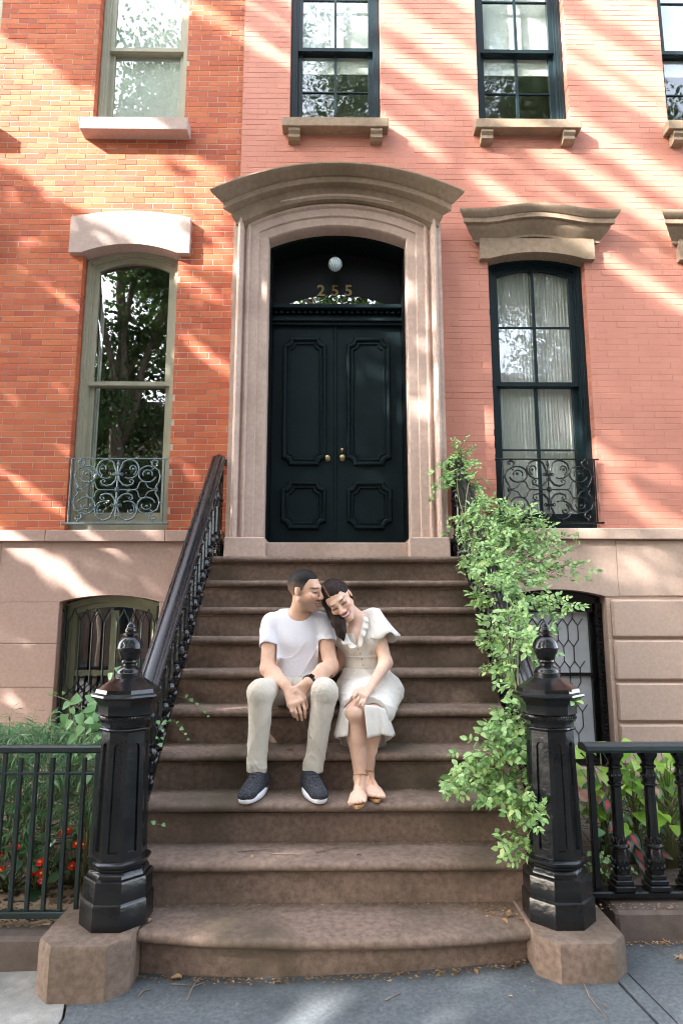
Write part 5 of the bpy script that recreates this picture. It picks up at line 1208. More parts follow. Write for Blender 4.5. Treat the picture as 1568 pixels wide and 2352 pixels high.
# sandals
def sandal(heel, toe, ank, hw):
    heel = Vector(heel); toe = Vector(toe); f = (toe-heel); L = f.length; f.normalize(); l = f.cross(Vector((0, 0, 1))).normalized(); rings = []
    for z, s_ in ((0, .96), (.003, 1), (.010, 1), (.012, .96)):
        rings.append([heel+f*(L*(.5-.5*math.cos(t)))+l*((hw*(.72+.28*(.5-.5*math.cos(t))))*math.sin(t)*s_)+Vector((0, 0, z)) for t in [2*math.pi*i/26 for i in range(26)]])
    b = MB(); b.loft(rings, True, True); so = b.build('sandal', tanm, WOM, 60)
    st = MB(); an = Vector(ank); tp_ = toe-f*(L*.20)+Vector((0, 0, .040)); m1 = toe-f*(L*.34)+Vector((0, 0, .064)); m2 = toe-f*(L*.56)+Vector((0, 0, .090))
    st.tube([tp_-Vector((0, 0, .02)), tp_, m1, m2, an+Vector((0, -.034, .024))], .0036, 5)
    st.tube([an+Vector((.0335*math.cos(a), .0345*math.sin(a), .012-.014*math.sin(a))) for a in [2*math.pi*i/22 for i in range(23)]], .0034, 5); st.tube([an+Vector((-.03, 0, 0)), heel+l*-.024+Vector((0, 0, .01))], .003, 5); st.tube([an+Vector((.03, 0, 0)), heel+l*.024+Vector((0, 0, .01))], .003, 5)
    st.build('strap', tanm, so, 180)
sandal((.145, 3.505, .5715), (.106, 3.178, .5715), (waA[0], waA[1], .645), .040); sandal((.158, 3.545, .5715), (.210, 3.272, .5715), (waB[0], waB[1], .648), .036)
# ================================================================== PLANTS
def leaf_shape(L, W, fold=0.25, curl=0.15, heart=0.0, n=5):
    # blade along +x in the xy plane, folded along the midrib, tip drooping; returns MB
    b = MB(); mid, lf, rt = [], [], []
    for i in range(n+1):
        t = i/n; w_ = W*0.5*(math.sin(math.pi*(t**0.8 if not heart else t**0.55))**0.9 if 0 < t < 1 else 0.0)
        x = L*t; z = -curl*L*t*t
        mid.append((x, 0, z)); sx = -heart*L*0.16*math.sin(math.pi*min(1, t*2.4)) if t < .42 else 0
        lf.append((x+sx, w_, z+fold*w_)); rt.append((x+sx, -w_, z+fold*w_))
    v = mid + lf[1:-1] + rt[1:-1]; m = n+1; F = []
    Lf = lambda i: m+i-1; Rt = lambda i: m+(n-1)+i-1
    F += [(0, 1, Lf(1)), (0, Rt(1), 1)]
    for i in range(1, n-1): F += [(i, i+1, Lf(i+1), Lf(i)), (i, Rt(i), Rt(i+1), i+1)]
    F += [(n-1, n, Lf(n-1)), (n-1, Rt(n-1), n)]
    return b.add(v, F)
def orient(p, d, up=Vector((0, 0, 1)), roll=0.0, s=1.0):
    d = Vector(d).normalized(); u = Vector(up); y = u.cross(d)
    y = y.normalized() if y.length > 1e-4 else d.orthogonal().normalized(); z = d.cross(y)
    Rm = Matrix((d, y, z)).transposed().to_4x4()
    return Matrix.Translation(p) @ Rm @ Matrix.Rotation(roll, 4, 'X') @ Matrix.Scale(s, 4)
def foliage(parent, shapes, xf, m, ntone=8, cap_=300, big=True):
    # xf: list of (matrix, shape index). The leaves that show largest become leaf objects, the rest one mesh
    def size(t):
        p = t[0].translation; s_ = seen(p); inside = -5 < s_[0] < 1573 and -5 < s_[1] < 2357
        return (1 if inside else 0)/max(s_[2], .1)*t[0].to_scale()[0]*(1 + .05*random.random())
    xf = sorted(xf, key=size, reverse=True)
    cache = {}; V = []; Fc = []; tn = []; base = 0
    sh = [(np.array(s_.v), s_.f) for s_ in shapes]
    for i, (mx, k) in enumerate(xf):
        tone = random.random()
        if i < cap_ and big:
            q = int(tone*ntone)
            if (k, q) not in cache:
                me = shapes[k].me('leaf'); set_tone(me, [(q+.5)/ntone]*len(me.polygons)); me.materials.append(m); me.polygons.foreach_set('use_smooth', [True]*len(me.polygons)); cache[k, q] = me
            o = bpy.data.objects.new('leaf', cache[k, q]); COL.objects.link(o); adopt(o, parent); o.matrix_basis = mx
        else:
            a = np.array(mx); vv = sh[k][0]@a[:3, :3].T+a[:3, 3]; V.append(vv); Fc += [tuple(j+base for j in f) for f in sh[k][1]]; base += len(vv); tn += [tone]*len(sh[k][1])
    if V:
        me = bpy.data.meshes.new('leaves'); me.from_pydata(np.concatenate(V).tolist(), [], Fc); set_tone(me, tn); me.polygons.foreach_set('use_smooth', [True]*len(me.polygons))
        o = obj('leaves', me, m, parent); o['kind'] = 'stuff'
def rv(s=1.0): return Vector((random.gauss(0, s), random.gauss(0, s), random.gauss(0, s)))
M['rose'] = mat('rose_leaf', (0.85, 0.88, 0.85), (1.1, 1.08, 1.05), 30, 0.42, tone=[(0.08, 0.19, 0.05), (0.17, 0.32, 0.09), (0.25, 0.43, 0.14), (0.32, 0.50, 0.19), (0.36, 0.53, 0.23), (0.40, 0.50, 0.16)], trans=0.3)
M['broad'] = mat('heart_leaf', (0.85, 0.9, 0.85), (1.1, 1.08, 1.05), 30, 0.4, tone=[(0.07, 0.19, 0.045), (0.13, 0.28, 0.09), (0.20, 0.36, 0.15), (0.24, 0.40, 0.18)], trans=0.25)
M['feather'] = mat('feathery_leaf', (0.85, 0.9, 0.85), (1.1, 1.08, 1.05), 20, 0.55, tone=[(0.025, 0.09, 0.028), (0.05, 0.15, 0.045), (0.08, 0.20, 0.065), (0.12, 0.26, 0.09)], trans=0.25)
M['begonia'] = mat('glossy_dark_leaf', (0.85, 0.9, 0.85), (1.1, 1.05, 1.05), 20, 0.25, tone=[(0.016, 0.05, 0.018), (0.03, 0.085, 0.025), (0.05, 0.11, 0.03)], trans=0.1)
M['red'] = mat('red_petal', (0.62, 0.015, 0.01), (0.75, 0.03, 0.015), 20, 0.5, trans=0.2)
M['yellow'] = mat('yellow_stamen', (0.8, 0.45, 0.03), (0.85, 0.55, 0.05), 20, 0.6)
M['coleus'] = mat('lime_leaf', (0.85, 0.9, 0.85), (1.1, 1.08, 1.05), 20, 0.45, tone=[(0.12, 0.28, 0.02), (0.22, 0.40, 0.04), (0.32, 0.50, 0.07), (0.36, 0.50, 0.10)], trans=0.35)
M['dry'] = mat('dry_leaf', (0.7, 0.7, 0.7), (1.1, 1.1, 1.1), 60, 0.8, tone=[(0.12, 0.06, 0.028), (0.26, 0.14, 0.06), (0.45, 0.31, 0.17), (0.22, 0.13, 0.07), (0.40, 0.24, 0.10)], trans=0.1)

# ------------------------------------------------------------------ the climber on the right-hand railing
ROSE = thing('climbing_rose', 'light green climbing rose sprawling over the right stair railing', 'climbing plant', (1.0, 3.3, 0.2))
shapes = [leaf_shape(0.036, 0.022, 0.22, 0.15), leaf_shape(0.030, 0.020, 0.1, 0.05), leaf_shape(0.040, 0.022, 0.3, 0.25)]
blobs = [(1056, 1052, 46, 38, 4.88, 11), (1035, 1100, 55, 40, 4.78, 10), (1085, 1118, 40, 45, 4.72, 9), (1150, 1175, 60, 26, 4.5, 10), (1105, 1215, 75, 42, 4.45, 15), (1195, 1210, 75, 42, 4.38, 15), (1150, 1262, 95, 40, 4.27, 20), (1250, 1262, 55, 40, 4.25, 9), (1110, 1312, 62, 42, 4.15, 13), (1200, 1322, 85, 38, 4.05, 16), (1300, 1318, 50, 24, 4.12, 3), (1092, 1170, 34, 34, 4.30, 8), (1112, 1235, 40, 34, 4.08, 10), (1128, 1285, 40, 34, 3.9, 10), (1150, 1350, 40, 36, 3.70, 9), (1172, 1420, 36, 34, 3.5, 7), (1205, 1470, 30, 34, 3.34, 6), (1235, 1225, 60, 40, 4.3, 10), (1275, 1300, 50, 30, 4.2, 6), (1105, 1388, 42, 34, 3.95, 7), (1185, 1385, 60, 34, 3.85, 8), (1265, 1395, 60, 26, 3.8, 6), (1330, 1392, 34, 18, 3.8, 2), (1130, 1455, 55, 38, 3.75, 11), (1210, 1465, 65, 40, 3.66, 13), (1160, 1515, 75, 34, 3.52, 14), (1200, 1560, 45, 28, 3.42, 7), (1190, 1610, 25, 30, 3.3, 4), (1165, 1672, 48, 34, 3.2, 9), (1145, 1715, 55, 40, 3.15, 11), (1105, 1762, 55, 34, 3.12, 9), (1180, 1770, 40, 50, 3.10, 8), (1050, 1812, 42, 26, 3.1, 6), (1125, 1825, 55, 34, 3.08, 9), (1190, 1872, 50, 40, 3.0, 9), (1175, 1940, 34, 26, 2.98, 5), (1240, 1890, 20, 22, 2.93, 2), (1330, 1590, 30, 20, 2.95, 2)]
xf = []; stems = MB()
for (px, py, rx, ry, Y, n) in blobs:
    c0 = at(px, py, Y); scale = Y/1470
    root = Vector((0.96, min(c0.y+.06, 4.95), 0)); root.z = max(0.35, min(c0.z, rail_top(root.y)+.02))
    for _ in range(int(n*1.35)):
        a = random.uniform(0, 2*math.pi); rr = math.sqrt(random.random())*(1.0 if random.random() < .8 else 1.5); dy = random.gauss(0, 0.09)
        tip = at(px+rx*rr*math.cos(a), py+ry*rr*math.sin(a), Y+dy)
        st = root.lerp(c0, random.uniform(.2, .9)) + rv(.02); mid = st.lerp(tip, .5)+Vector((0, 0, .035))+rv(.02)
        pts = [st, mid, tip]; stems.tube(pts, [.0022, .0016, .0009], 4)
        for t in (0.35, .62, .85, 1.0):
            p = (st.lerp(mid, t*2) if t < .5 else mid.lerp(tip, t*2-1)) + rv(.006)
            d = (tip-st).normalized()*.6+rv(.55)+Vector((.1, -.35, -.15)); d.normalize(); nrm = Vector((-.15, -.55, .85))+rv(.32)
            side = nrm.cross(d).normalized(); stems.tube([p, p+d*.075], [.0010, .0007], 3)
            s_ = random.choice((random.uniform(.5, .8), random.uniform(.8, 1.2)))
            for off, sd in ((.018, 1), (.018, -1), (.044, 1), (.044, -1), (.062, 0)):
                q = p+d*off*s_; ld = (d*.55+side*sd*.95 if sd else d)+rv(.14); xf.append((orient(q, ld, nrm+rv(.2), random.gauss(0, .25), s_), random.randrange(3)))
for i in range(5):        # the main canes twining along the handrail
    ph = random.uniform(0, 6.28); pts = []
    for k in range(40):
        y = 3.05+1.85*k/39; pts.append(Vector((.96+.06*math.sin(ph+y*(5+i)), y, rail_top(min(y, 4.83))-.05+.06*math.cos(ph+y*(5+i)))))
    stems.tube(pts, .0045, 5)
stems.build('stems', M['stem'], ROSE, 180); foliage(ROSE, shapes, xf, M['rose'])

# ------------------------------------------------------------------ left bed
VINE = thing('heart_leaf_vine', 'vine with large pale heart-shaped leaves beside the left newel post', 'vine', (-1.15, 3.3, 0.16))
hs = [leaf_shape(0.075, 0.058, 0.18, 0.25, 1.0, 6), leaf_shape(0.062, 0.046, 0.3, 0.35, 1.0, 6), leaf_shape(0.052, 0.042, 0.1, 0.15, 1.0, 6)]
xf = []; stems = MB()
spots = [(160, 1612, 3.3), (185, 1600, 3.28), (205, 1595, 3.25), (180, 1640, 3.2), (205, 1635, 3.2), (225, 1640, 3.2), (165, 1655, 3.25), (190, 1668, 3.18), (215, 1672, 3.16), (230, 1690, 3.16), (175, 1690, 3.22), (198, 1705, 3.16), (222, 1715, 3.15), (210, 1735, 3.15), (188, 1735, 3.2), (225, 1760, 3.14), (150, 1640, 3.3), (212, 1612, 3.22), (200, 1652, 3.17), (225, 1660, 3.17), (170, 1705, 3.25), (205, 1780, 3.16), (190, 1795, 3.2), (222, 1800, 3.14), (228, 1850, 3.14), (270, 1532, 3.2), (255, 1545, 3.2), (312, 1530, 3.3), (318, 1545, 3.28), (308, 1512, 3.3), (215, 1625, 3.2), (182, 1720, 3.18), (165, 1625, 3.27)]
vroot = Vector((-1.13, 3.3, .16))
for px, py, Y in spots:
    p = at(px, py, Y); d = Vector((random.uniform(-.7, .5), random.uniform(-.6, -.1), random.uniform(-.8, -.1))); xf.append((orient(p, d, Vector((random.uniform(-.3, .3), -.75, .65)), random.gauss(0, .3), random.uniform(.7, 1.0)), random.randrange(3)))
    m_ = vroot.lerp(p, .6)+Vector((0, .05, .05)); stems.tube([vroot+rv(.03), m_+rv(.02), p], [.003, .0025, .0015], 4)
stems.tube([at(200, 1640, 3.25), at(160, 1610, 3.28), at(128, 1598, 3.3), at(110, 1597, 3.3)], [.003, .0025, .002, .001], 5)
for px in (148, 130, 116): xf.append((orient(at(px, 1594, 3.3), (-.4, -.3, .6), Vector((0, -1, .3)), 0, .35), 2))
stems.build('stems', M['stem'], VINE, 180); foliage(VINE, hs, xf, M['broad'])

SHRUB = thing('feathery_shrub', 'low feathery green shrub behind the plain picket fence', 'shrub', (-1.7, 3.7, 0.16))
bl = [leaf_shape(0.075, 0.0075, 0.1, 0.5, 0, 3), leaf_shape(0.06, 0.0065, 0.1, 0.8, 0, 3)]
xf = []; stems = MB()
for _ in range(620):
    px, py = random.uniform(-120, 245), random.uniform(1662, 1880)
    if py > 1800 and random.random() < .55: continue
    Y = random.uniform(3.2, 3.9); p = at(px, py, Y); p.z = min(p.z, .93+.03*math.sin(p.x*9)); d0 = Vector((random.uniform(-1, 1), random.uniform(-1, .3), random.uniform(-.5, .7))).normalized()
    L = random.uniform(.08, .17); stems.tube([p-d0*L*.3+Vector((0, 0, -.04)), p+d0*L*.4, p+d0*L+Vector((0, 0, -.03))], [.0018, .0014, .0008], 3)
    for k in range(13):
        t = k/12; q = p+d0*L*(t*1.1-.1)+Vector((0, 0, -.03*t*t)); sd = d0.cross(Vector((0, 0, 1))).normalized()*(1 if k % 2 else -1)
        xf.append((orient(q, d0*.7+sd*.8+rv(.25)+Vector((0, 0, -.1)), Vector((0, -.3, 1))+rv(.3), 0, random.uniform(.6, 1.1)), k % 2))
for _ in range(30): a = Vector((random.uniform(-2.3, -1.2), random.uniform(3.4, 4.0), .16)); stems.tube([a, a+Vector((random.uniform(-.2, .2), random.uniform(-.1, .1), .55))], [.006, .003], 5)
stems.build('stems', M['stem'], SHRUB, 180); foliage(SHRUB, bl, xf, M['feather'], big=True)

def begonia(px, py, Y, n, flowers, label, group):
    p0 = at(px, py, Y); t = thing('begonia', label, 'flower', (p0.x, p0.y, .16), group); xf = []; st = MB()
    sh = [leaf_shape(0.065, 0.05, 0.25, 0.3, 1.0, 5), leaf_shape(0.05, 0.042, 0.15, 0.2, 1.0, 5)]
    for _ in range(n):
        q = Vector((p0.x+random.gauss(0, .085), p0.y+random.gauss(0, .07), random.uniform(.19, .40))); xf.append((orient(q, Vector((random.gauss(0, 1), random.gauss(-.3, .7), random.uniform(-.5, .4))), Vector((0, -.4, 1))+rv(.3), 0, random.uniform(.7, 1.2)), random.randrange(2)))
        st.tube([Vector((p0.x+random.gauss(0, .02), p0.y, .15)), q], [.004, .002], 4)
    st.build('stems', M['stem'], t, 180); foliage(t, sh, xf, M['begonia'])
    pet = leaf_shape(0.022, 0.022, 0.15, -0.2, 0, 4)
    for fx, fy in flowers:
        c = at(fx, fy, Y-.08); b = MB(); ax = Vector((random.gauss(0, .3), -1, .5)).normalized(); u = ax.orthogonal().normalized(); v = ax.cross(u)
        for layer, ns, sc in ((0, 5, 1.15), (1, 4, .8)):
            for k in range(ns):
                an = 2*math.pi*k/ns+layer*.5+random.gauss(0, .15); mx = orient(c+ax*.004*layer, u*math.cos(an)+v*math.sin(an)+ax*(.25+.4*layer), ax, 0, sc*random.uniform(.85, 1.15)); b.add([mx@Vector(q_) for q_ in pet.v], pet.f)
        fo = b.build('flower', M['red'], t, 180); s_ = MB(); s_.lathe([(.0005, -.006), (.006, -.002), (.006, .003), (.0005, .006)], 7, tuple(c-Vector((0, .010, -.005)))); s_.build('flower_centre', M['yellow'], fo, 180)
begonia(22, 2005, 3.35, 34, [(8, 1955), (35, 1990), (5, 2000), (36, 1947)], 'red begonia at the left edge behind the picket fence', 'begonias')
begonia(95, 1995, 3.3, 38, [(95, 1980), (68, 2003), (97, 2006), (100, 2020), (82, 2002)], 'red begonia in the middle of the bed behind the picket fence', 'begonias')
begonia(175, 1930, 3.4, 34, [(145, 1912), (160, 1905), (178, 1938), (195, 1940), (168, 1990), (182, 1988)], 'red begonia nearest the left newel post', 'begonias')

# ------------------------------------------------------------------ right bed
def broad_plant(name, label, cat, px, py, Y, leaves, shp, m, group, spread=(.09, .07), zr=(.30, .7), s=(.8, 1.3)):
    p0 = at(px, py, Y); t = thing(name, label, cat, (p0.x, p0.y, .2), group); xf = []; st = MB()
    for _ in range(leaves):
        q = Vector((p0.x+random.gauss(0, spread[0]), p0.y+random.gauss(0, spread[1]), random.uniform(*zr))); st.tube([Vector((p0.x+random.gauss(0, .02), p0.y, .19)), Vector((p0.x, p0.y, q.z*.7)), q], [.005, .004, .002], 4)
        xf.append((orient(q, Vector((q.x-p0.x, q.y-p0.y-.12, 0)).normalized()+Vector((random.gauss(0, .4), -.2, random.uniform(-.55, .15))), Vector((0, -.55, .8))+rv(.2), random.gauss(0, .3), random.uniform(*s)), random.randrange(len(shp))))
    st.build('stems', M['stem'], t, 180); foliage(t, shp, xf, m); return t
big = [leaf_shape(0.09, 0.058, 0.2, 0.3, 0.5, 6), leaf_shape(0.07, 0.05, 0.3, 0.4, 0.5, 6)]
for i, (px, py, Y, lb) in enumerate(((1380, 1770, 3.55, 'lime green coleus beside the right newel post'), (1450, 1790, 3.5, 'lime green coleus between the first two balusters'), (1530, 1800, 3.45, 'lime green coleus at the right edge behind the balustrade'), (1620, 1790, 3.5, 'lime green coleus just beyond the right edge'))):
    broad_plant('coleus', lb, 'plant', px, py, Y, 40, big, M['coleus'], 'coleus plants', zr=(.42, .80))
def caladium_mat(name, centre, rim):
    m = mat(name, rim, rim, 20, 0.4); t = m.node_tree; N = t.nodes; a = N.new('ShaderNodeAttribute'); a.attribute_name = 'mid'; rp = N.new('ShaderNodeValToRGB'); rp.color_ramp.elements[0].color = (*rim, 1); rp.color_ramp.elements[1].color = (*centre, 1); rp.color_ramp.elements[0].position = .35; rp.color_ramp.elements[1].position = .6
    t.links.new(a.outputs['Fac'], rp.inputs[0]); t.links.new(rp.outputs[0], N['Principled BSDF'].inputs['Base Color']); return m
def caladium_leaf(L, W, n=10):
    b = MB(); vals = []; rows_ = []
    for i in range(n+1):
        t = i/n; w_ = W*.5*math.sin(math.pi*t**.6)**.9 if 0 < t < 1 else 0.001
        row = []
        for j in range(-4, 5):
            u = j/4; row.append((L*t-(abs(u)*L*.22 if t < .5 else 0)*(1-t*2 if t < .5 else 0), u*w_, -.25*L*t*t+.12*abs(u)*w_)); vals.append(max(0, 1-abs(u)*1.15-abs(t-.35)*.9+.12*math.sin(j*9+i*5)))
        rows_.append(row)
    b.grid(rows_); return b, vals
for i, (px, py, Y, cen, rim, lb) in enumerate(((1405, 1890, 3.38, (.40, .02, .015), (.018, .05, .025), 'caladium with red hearted dark leaves near the newel post'), (1470, 1960, 3.36, (.40, .02, .015), (.018, .05, .025), 'caladium with red hearted dark leaves between the balusters'), (1390, 1832, 3.5, (.70, .30, .25), (.62, .36, .30), 'pink leaved caladium behind the first baluster'), (1520, 1850, 3.45, (.70, .35, .30), (.25, .32, .15), 'pink and green caladium near the right edge'))):
    p0 = at(px, py, Y); t = thing('caladium', lb, 'plant', (p0.x, p0.y, .2), 'caladiums'); cmt = caladium_mat('caladium_leaf', cen, rim); st = MB()
    for k in range(5):
        cb, vals = caladium_leaf(random.uniform(.06, .095), random.uniform(.04, .062)); me = cb.me('leaf'); a = me.attributes.new('mid', 'FLOAT', 'POINT'); a.data.foreach_set('value', vals); me.polygons.foreach_set('use_smooth', [True]*len(me.polygons))
        q = Vector((p0.x+random.gauss(0, .075), p0.y+random.gauss(0, .04), p0.z+random.gauss(0.02, .05))); o = obj('leaf', me, cmt, t); o.matrix_basis = orient(q, Vector((random.gauss(0, .6), -.6, random.uniform(-.9, -.2))), Vector((0, -.9, .5)), random.gauss(0, .2)); st.tube([Vector((p0.x, p0.y+.03, .2)), q], [.004, .003], 4)
    st.build('stems', M['stem'], t, 180)
small = [leaf_shape(0.022, 0.018, 0.2, 0.2, 0, 4), leaf_shape(0.03, 0.018, 0.2, 0.2, 0, 4)]
broad_plant('ground_cover', 'tiny leaved green plant at the foot of the first baluster', 'plant', 1385, 2010, 3.3, 60, small, M['rose'], None, (.06, .04), (.22, .34))
broad_plant('foliage_plant', 'dark leafy plant filling the back of the right bed', 'plant', 1500, 1880, 3.75, 140, [leaf_shape(0.07, 0.045, .2, .3, .5, 5)], M['feather'], None, (.30, .14), (.22, .58))
broad_plant('foliage_plant', 'dark leafy plant filling the back of the left bed', 'plant', 60, 1900, 3.8, 130, [leaf_shape(0.06, 0.035, .2, .3, .3, 5)], M['feather'], None, (.35, .14), (.2, .6))

# ivy sprigs creeping through the left railing onto the steps
def atz(px, py, z):
    d = _fw + _rt*((px-784)/_f) + _up*((1176-py)/_f); return Vector((0, 0, CAM_H)) + d*((z-CAM_H)/d.z)
def sprig(label, pts, leaves):
    P = [Vector(p) for p in pts]; t = thing('ivy_sprig', label, 'ivy', tuple(P[0]), 'ivy sprigs on the steps'); b = MB(); b.tube(P, [.0018]*(len(P)-1)+[.001], 5); b.build('stem', M['stem'], t, 180); xf = []
    for i in range(leaves):
        s_ = (i+.6)/leaves*(len(P)-1); k = min(int(s_), len(P)-2); q = P[k].lerp(P[k+1], s_-k); xf.append((orient(q+Vector((0, -.004, .006)), Vector((random.choice((-1, 1))*.8, -.5, random.uniform(-.5, .7))), Vector((0, -.8, .5)), 0, random.uniform(.3, .55)), 2))
    foliage(t, hs, xf, M['broad'])
sprig('ivy sprig trailing over the sixth step beside the railing', [(-.93, 3.80, 1.02), at(440, 1608, 3.70), at(470, 1632, 3.69), at(478, 1650, 3.68)], 7)
sprig('ivy sprig hanging down the riser below the sixth step', [(-.93, 3.56, .90), at(400, 1655, 3.60), at(418, 1680, 3.55), at(440, 1705, 3.53)], 6)
sprig('ivy sprig with upright leaves at the foot of the balusters', [(-.93, 3.45, .80), at(372, 1650, 3.42), at(378, 1690, 3.40), at(372, 1720, 3.38)], 6)
sprig('tiny ivy sprig poking out behind the left newel post', [(-.90, 3.12, .47), at(345, 1893, 3.12), at(365, 1894, 3.11), at(380, 1895, 3.10)], 3)

# ================================================================== LITTER
chips = MB(); 
for _ in range(900):
    x, y = random.uniform(-2.2, -1.08), 3.14+random.random()**1.5*.5; L = random.uniform(.012, .035); a = random.uniform(0, 3.14); z = .158+random.random()*.012; dx, dy = L*math.cos(a), L*math.sin(a); wx, wy = -dy*.25, dx*.25; h = random.uniform(-.006, .008)
    chips.add([(x-dx-wx, y-dy-wy, z), (x-dx+wx, y-dy+wy, z+.003), (x+dx+wx, y+dy+wy, z+h+.003), (x+dx-wx, y+dy-wy, z+h)], [(0, 1, 2, 3)])
for _ in range(260):
    x, y = random.uniform(-1.9, -1.18), 3.04+random.random()*.10; L = random.uniform(.01, .028); a = random.uniform(0, 3.14); z = .132+random.random()*.008; dx, dy = L*math.cos(a), L*math.sin(a); wx, wy = -dy*.25, dx*.25
    chips.add([(x-dx-wx, y-dy-wy, z), (x-dx+wx, y-dy+wy, z+.003), (x+dx+wx, y+dy+wy, z+.004), (x+dx-wx, y+dy-wy, z+.001)], [(0, 1, 2, 3)])
tag(chips.build('mulch', M['mulch']), 'pale wood chip mulch under the picket fence', 'mulch', kind='stuff')
lit = MB(); tn = []
def crumb(x, y, z, s):
    a = random.uniform(0, 3.14); dx, dy = s*math.cos(a), s*math.sin(a); h = s*random.uniform(.1, .7); n0 = len(lit.f)
    lit.add([(x-dx, y-dy, z+.001), (x+dy*.6, y-dx*.6, z+h), (x+dx, y+dy, z+.001), (x-dy*.6, y+dx*.6, z+h*.4)], [(0, 1, 2, 3)]); tn.append(random.random())
for k in range(1, 9):
    yb = Y1+k*GO; z = k*RISE
    for _ in range(60 if k < 6 else 34):
        x = random.uniform(-.85, .88) if random.random() < .5 else random.gauss(random.choice((-.3, .35, .6)), .12); crumb(x, yb-.012-abs(random.gauss(0, .010)), z+.001, random.uniform(.004, .011))
    for _ in range(12): crumb(random.uniform(-.8, .85), random.uniform(yb-GO, yb-.02), z+.001, random.uniform(.002, .005))
for _ in range(300):
    x = random.uniform(-.80, .80); bow = 2.918-.075*(1-abs((x-.01)/.82)**2.4); crumb(x, bow-.012-abs(random.gauss(0, .018)), ground_z(x)+.003, random.uniform(.003, .011))
for _ in range(120): x = random.uniform(-1.2, 1.7); crumb(x, random.uniform(2.55, 2.75), ground_z(x)+.004, random.uniform(.0015, .004))
for _ in range(160): crumb(random.uniform(1.2, 2.0), 3.0-abs(random.gauss(0, .03)), ground_z(1.5)+.003, random.uniform(.004, .012))
for _ in range(120): crumb(random.uniform(1.1, 1.9), random.uniform(3.0, 3.06), .205, random.uniform(.003, .010))
for _ in range(60): crumb(random.gauss(.72, .06), random.gauss(3.03, .03), .193, random.uniform(.004, .011))
me = lit.me('leaf_litter'); set_tone(me, tn); tag(obj('leaf_litter', me, M['dry']), 'brown leaf crumbs gathered along the step backs and kerb', 'leaf litter', kind='stuff')
def maple(s):
    b = MB(); pts = []
    for i in range(20):
        a = 2*math.pi*i/20; r = s*(1.0 if i % 4 == 0 else .62 if i % 2 == 0 else .45)*random.uniform(.85, 1.1); pts.append((r*math.cos(a), r*math.sin(a), random.uniform(-.1, .35)*s))
    b.add([(0, 0, 0)]+pts, [(0, 1+i, 1+(i+1) % 20) for i in range(20)]); return b
def curled(s):
    b = MB(); rows_ = []
    for i in range(6):
        t = i/5; w_ = s*.5*math.sin(math.pi*(t*.9+.05)); rows_.append([(s*(t-.5)*1.6, w_*u, s*.35*abs(u)**1.5+s*.15*math.sin(t*4)) for u in (-1, -.5, 0, .5, 1)])
    b.grid(rows_); return b
fl = [(1178, 2222, ground_z(.8), .036, 0, 'large pale dry maple leaf leaning on the right end block'), (1530, 2165, ground_z(1.5), .032, 0, 'dry maple leaf on the pavement near the right kerb'), (1560, 2205, ground_z(1.55), .034, 0, 'dry leaf on the pavement at the right edge'), (920, 2238, ground_z(.25), .024, 0, 'brown maple leaf on the pavement below the bottom step'), (895, 2255, ground_z(.2), .016, 0, 'small orange leaf on the pavement below the bottom step'), (405, 2252, ground_z(-.6), .030, 1, 'long curled tan leaf at the left foot of the bottom step'), (1045, 2240, ground_z(.45), .022, 1, 'curled leaf on the pavement right of centre'), (1092, 2235, ground_z(.55), .018, 1, 'curled leaf on the pavement near the right end block'), (345, 2118, .192, .020, 1, 'brown leaf beside the left newel post base'), (578, 1968, .382, .014, 1, 'small crumpled leaf on the second step, left side'), (825, 1966, .382, .014, 1, 'small crumpled leaf on the second step, right of centre'), (740, 1952, .382, .016, 1, 'yellowish leaf on the second step near the middle'), (668, 1722, .762, .020, 1, 'pale leaf on the fourth step left of the man'), (568, 2230, ground_z(-.2), .014, 1, 'tiny leaf on the pavement under the bottom step, left of centre'), (1170, 2105, .192, .022, 1, 'crumpled brown leaf on the bottom step near the right post'), (1195, 2112, .192, .020, 0, 'brown maple leaf on the bottom step against the right post'), (1158, 2118, .192, .018, 1, 'dark curled leaf on the bottom step close to the climber'), (1470, 2155, ground_z(1.4), .028, 1, 'curled leaf against the right kerb'), (1385, 2310, ground_z(1.2), .012, 1, 'small tan leaf near the pavement joint'), (1172, 2290, ground_z(.75), .010, 1, 'small reddish leaf on the pavement right of centre'), (640, 2258, ground_z(-.1), .013, 1, 'green leaf on the pavement left of centre'), (180, 2288, ground_z(-1.0), .016, 1, 'dry leaf at the corner of the concrete patch')]
for px, py, z, s_, kind_, lb in fl:
    b = maple(s_) if kind_ == 0 else curled(s_); me = b.me('fallen_leaf'); set_tone(me, [random.random()]*len(me.polygons)); p = atz(px, py, z)
    zz = z+s_*.15
    o = obj('fallen_leaf', me, M['dry'], None, 180); o.location = (p.x, p.y, zz); o.rotation_euler = (random.gauss(0, .2), random.gauss(0, .2), random.uniform(0, 6.3)); tag(o, lb, 'leaf', 'fallen leaves')
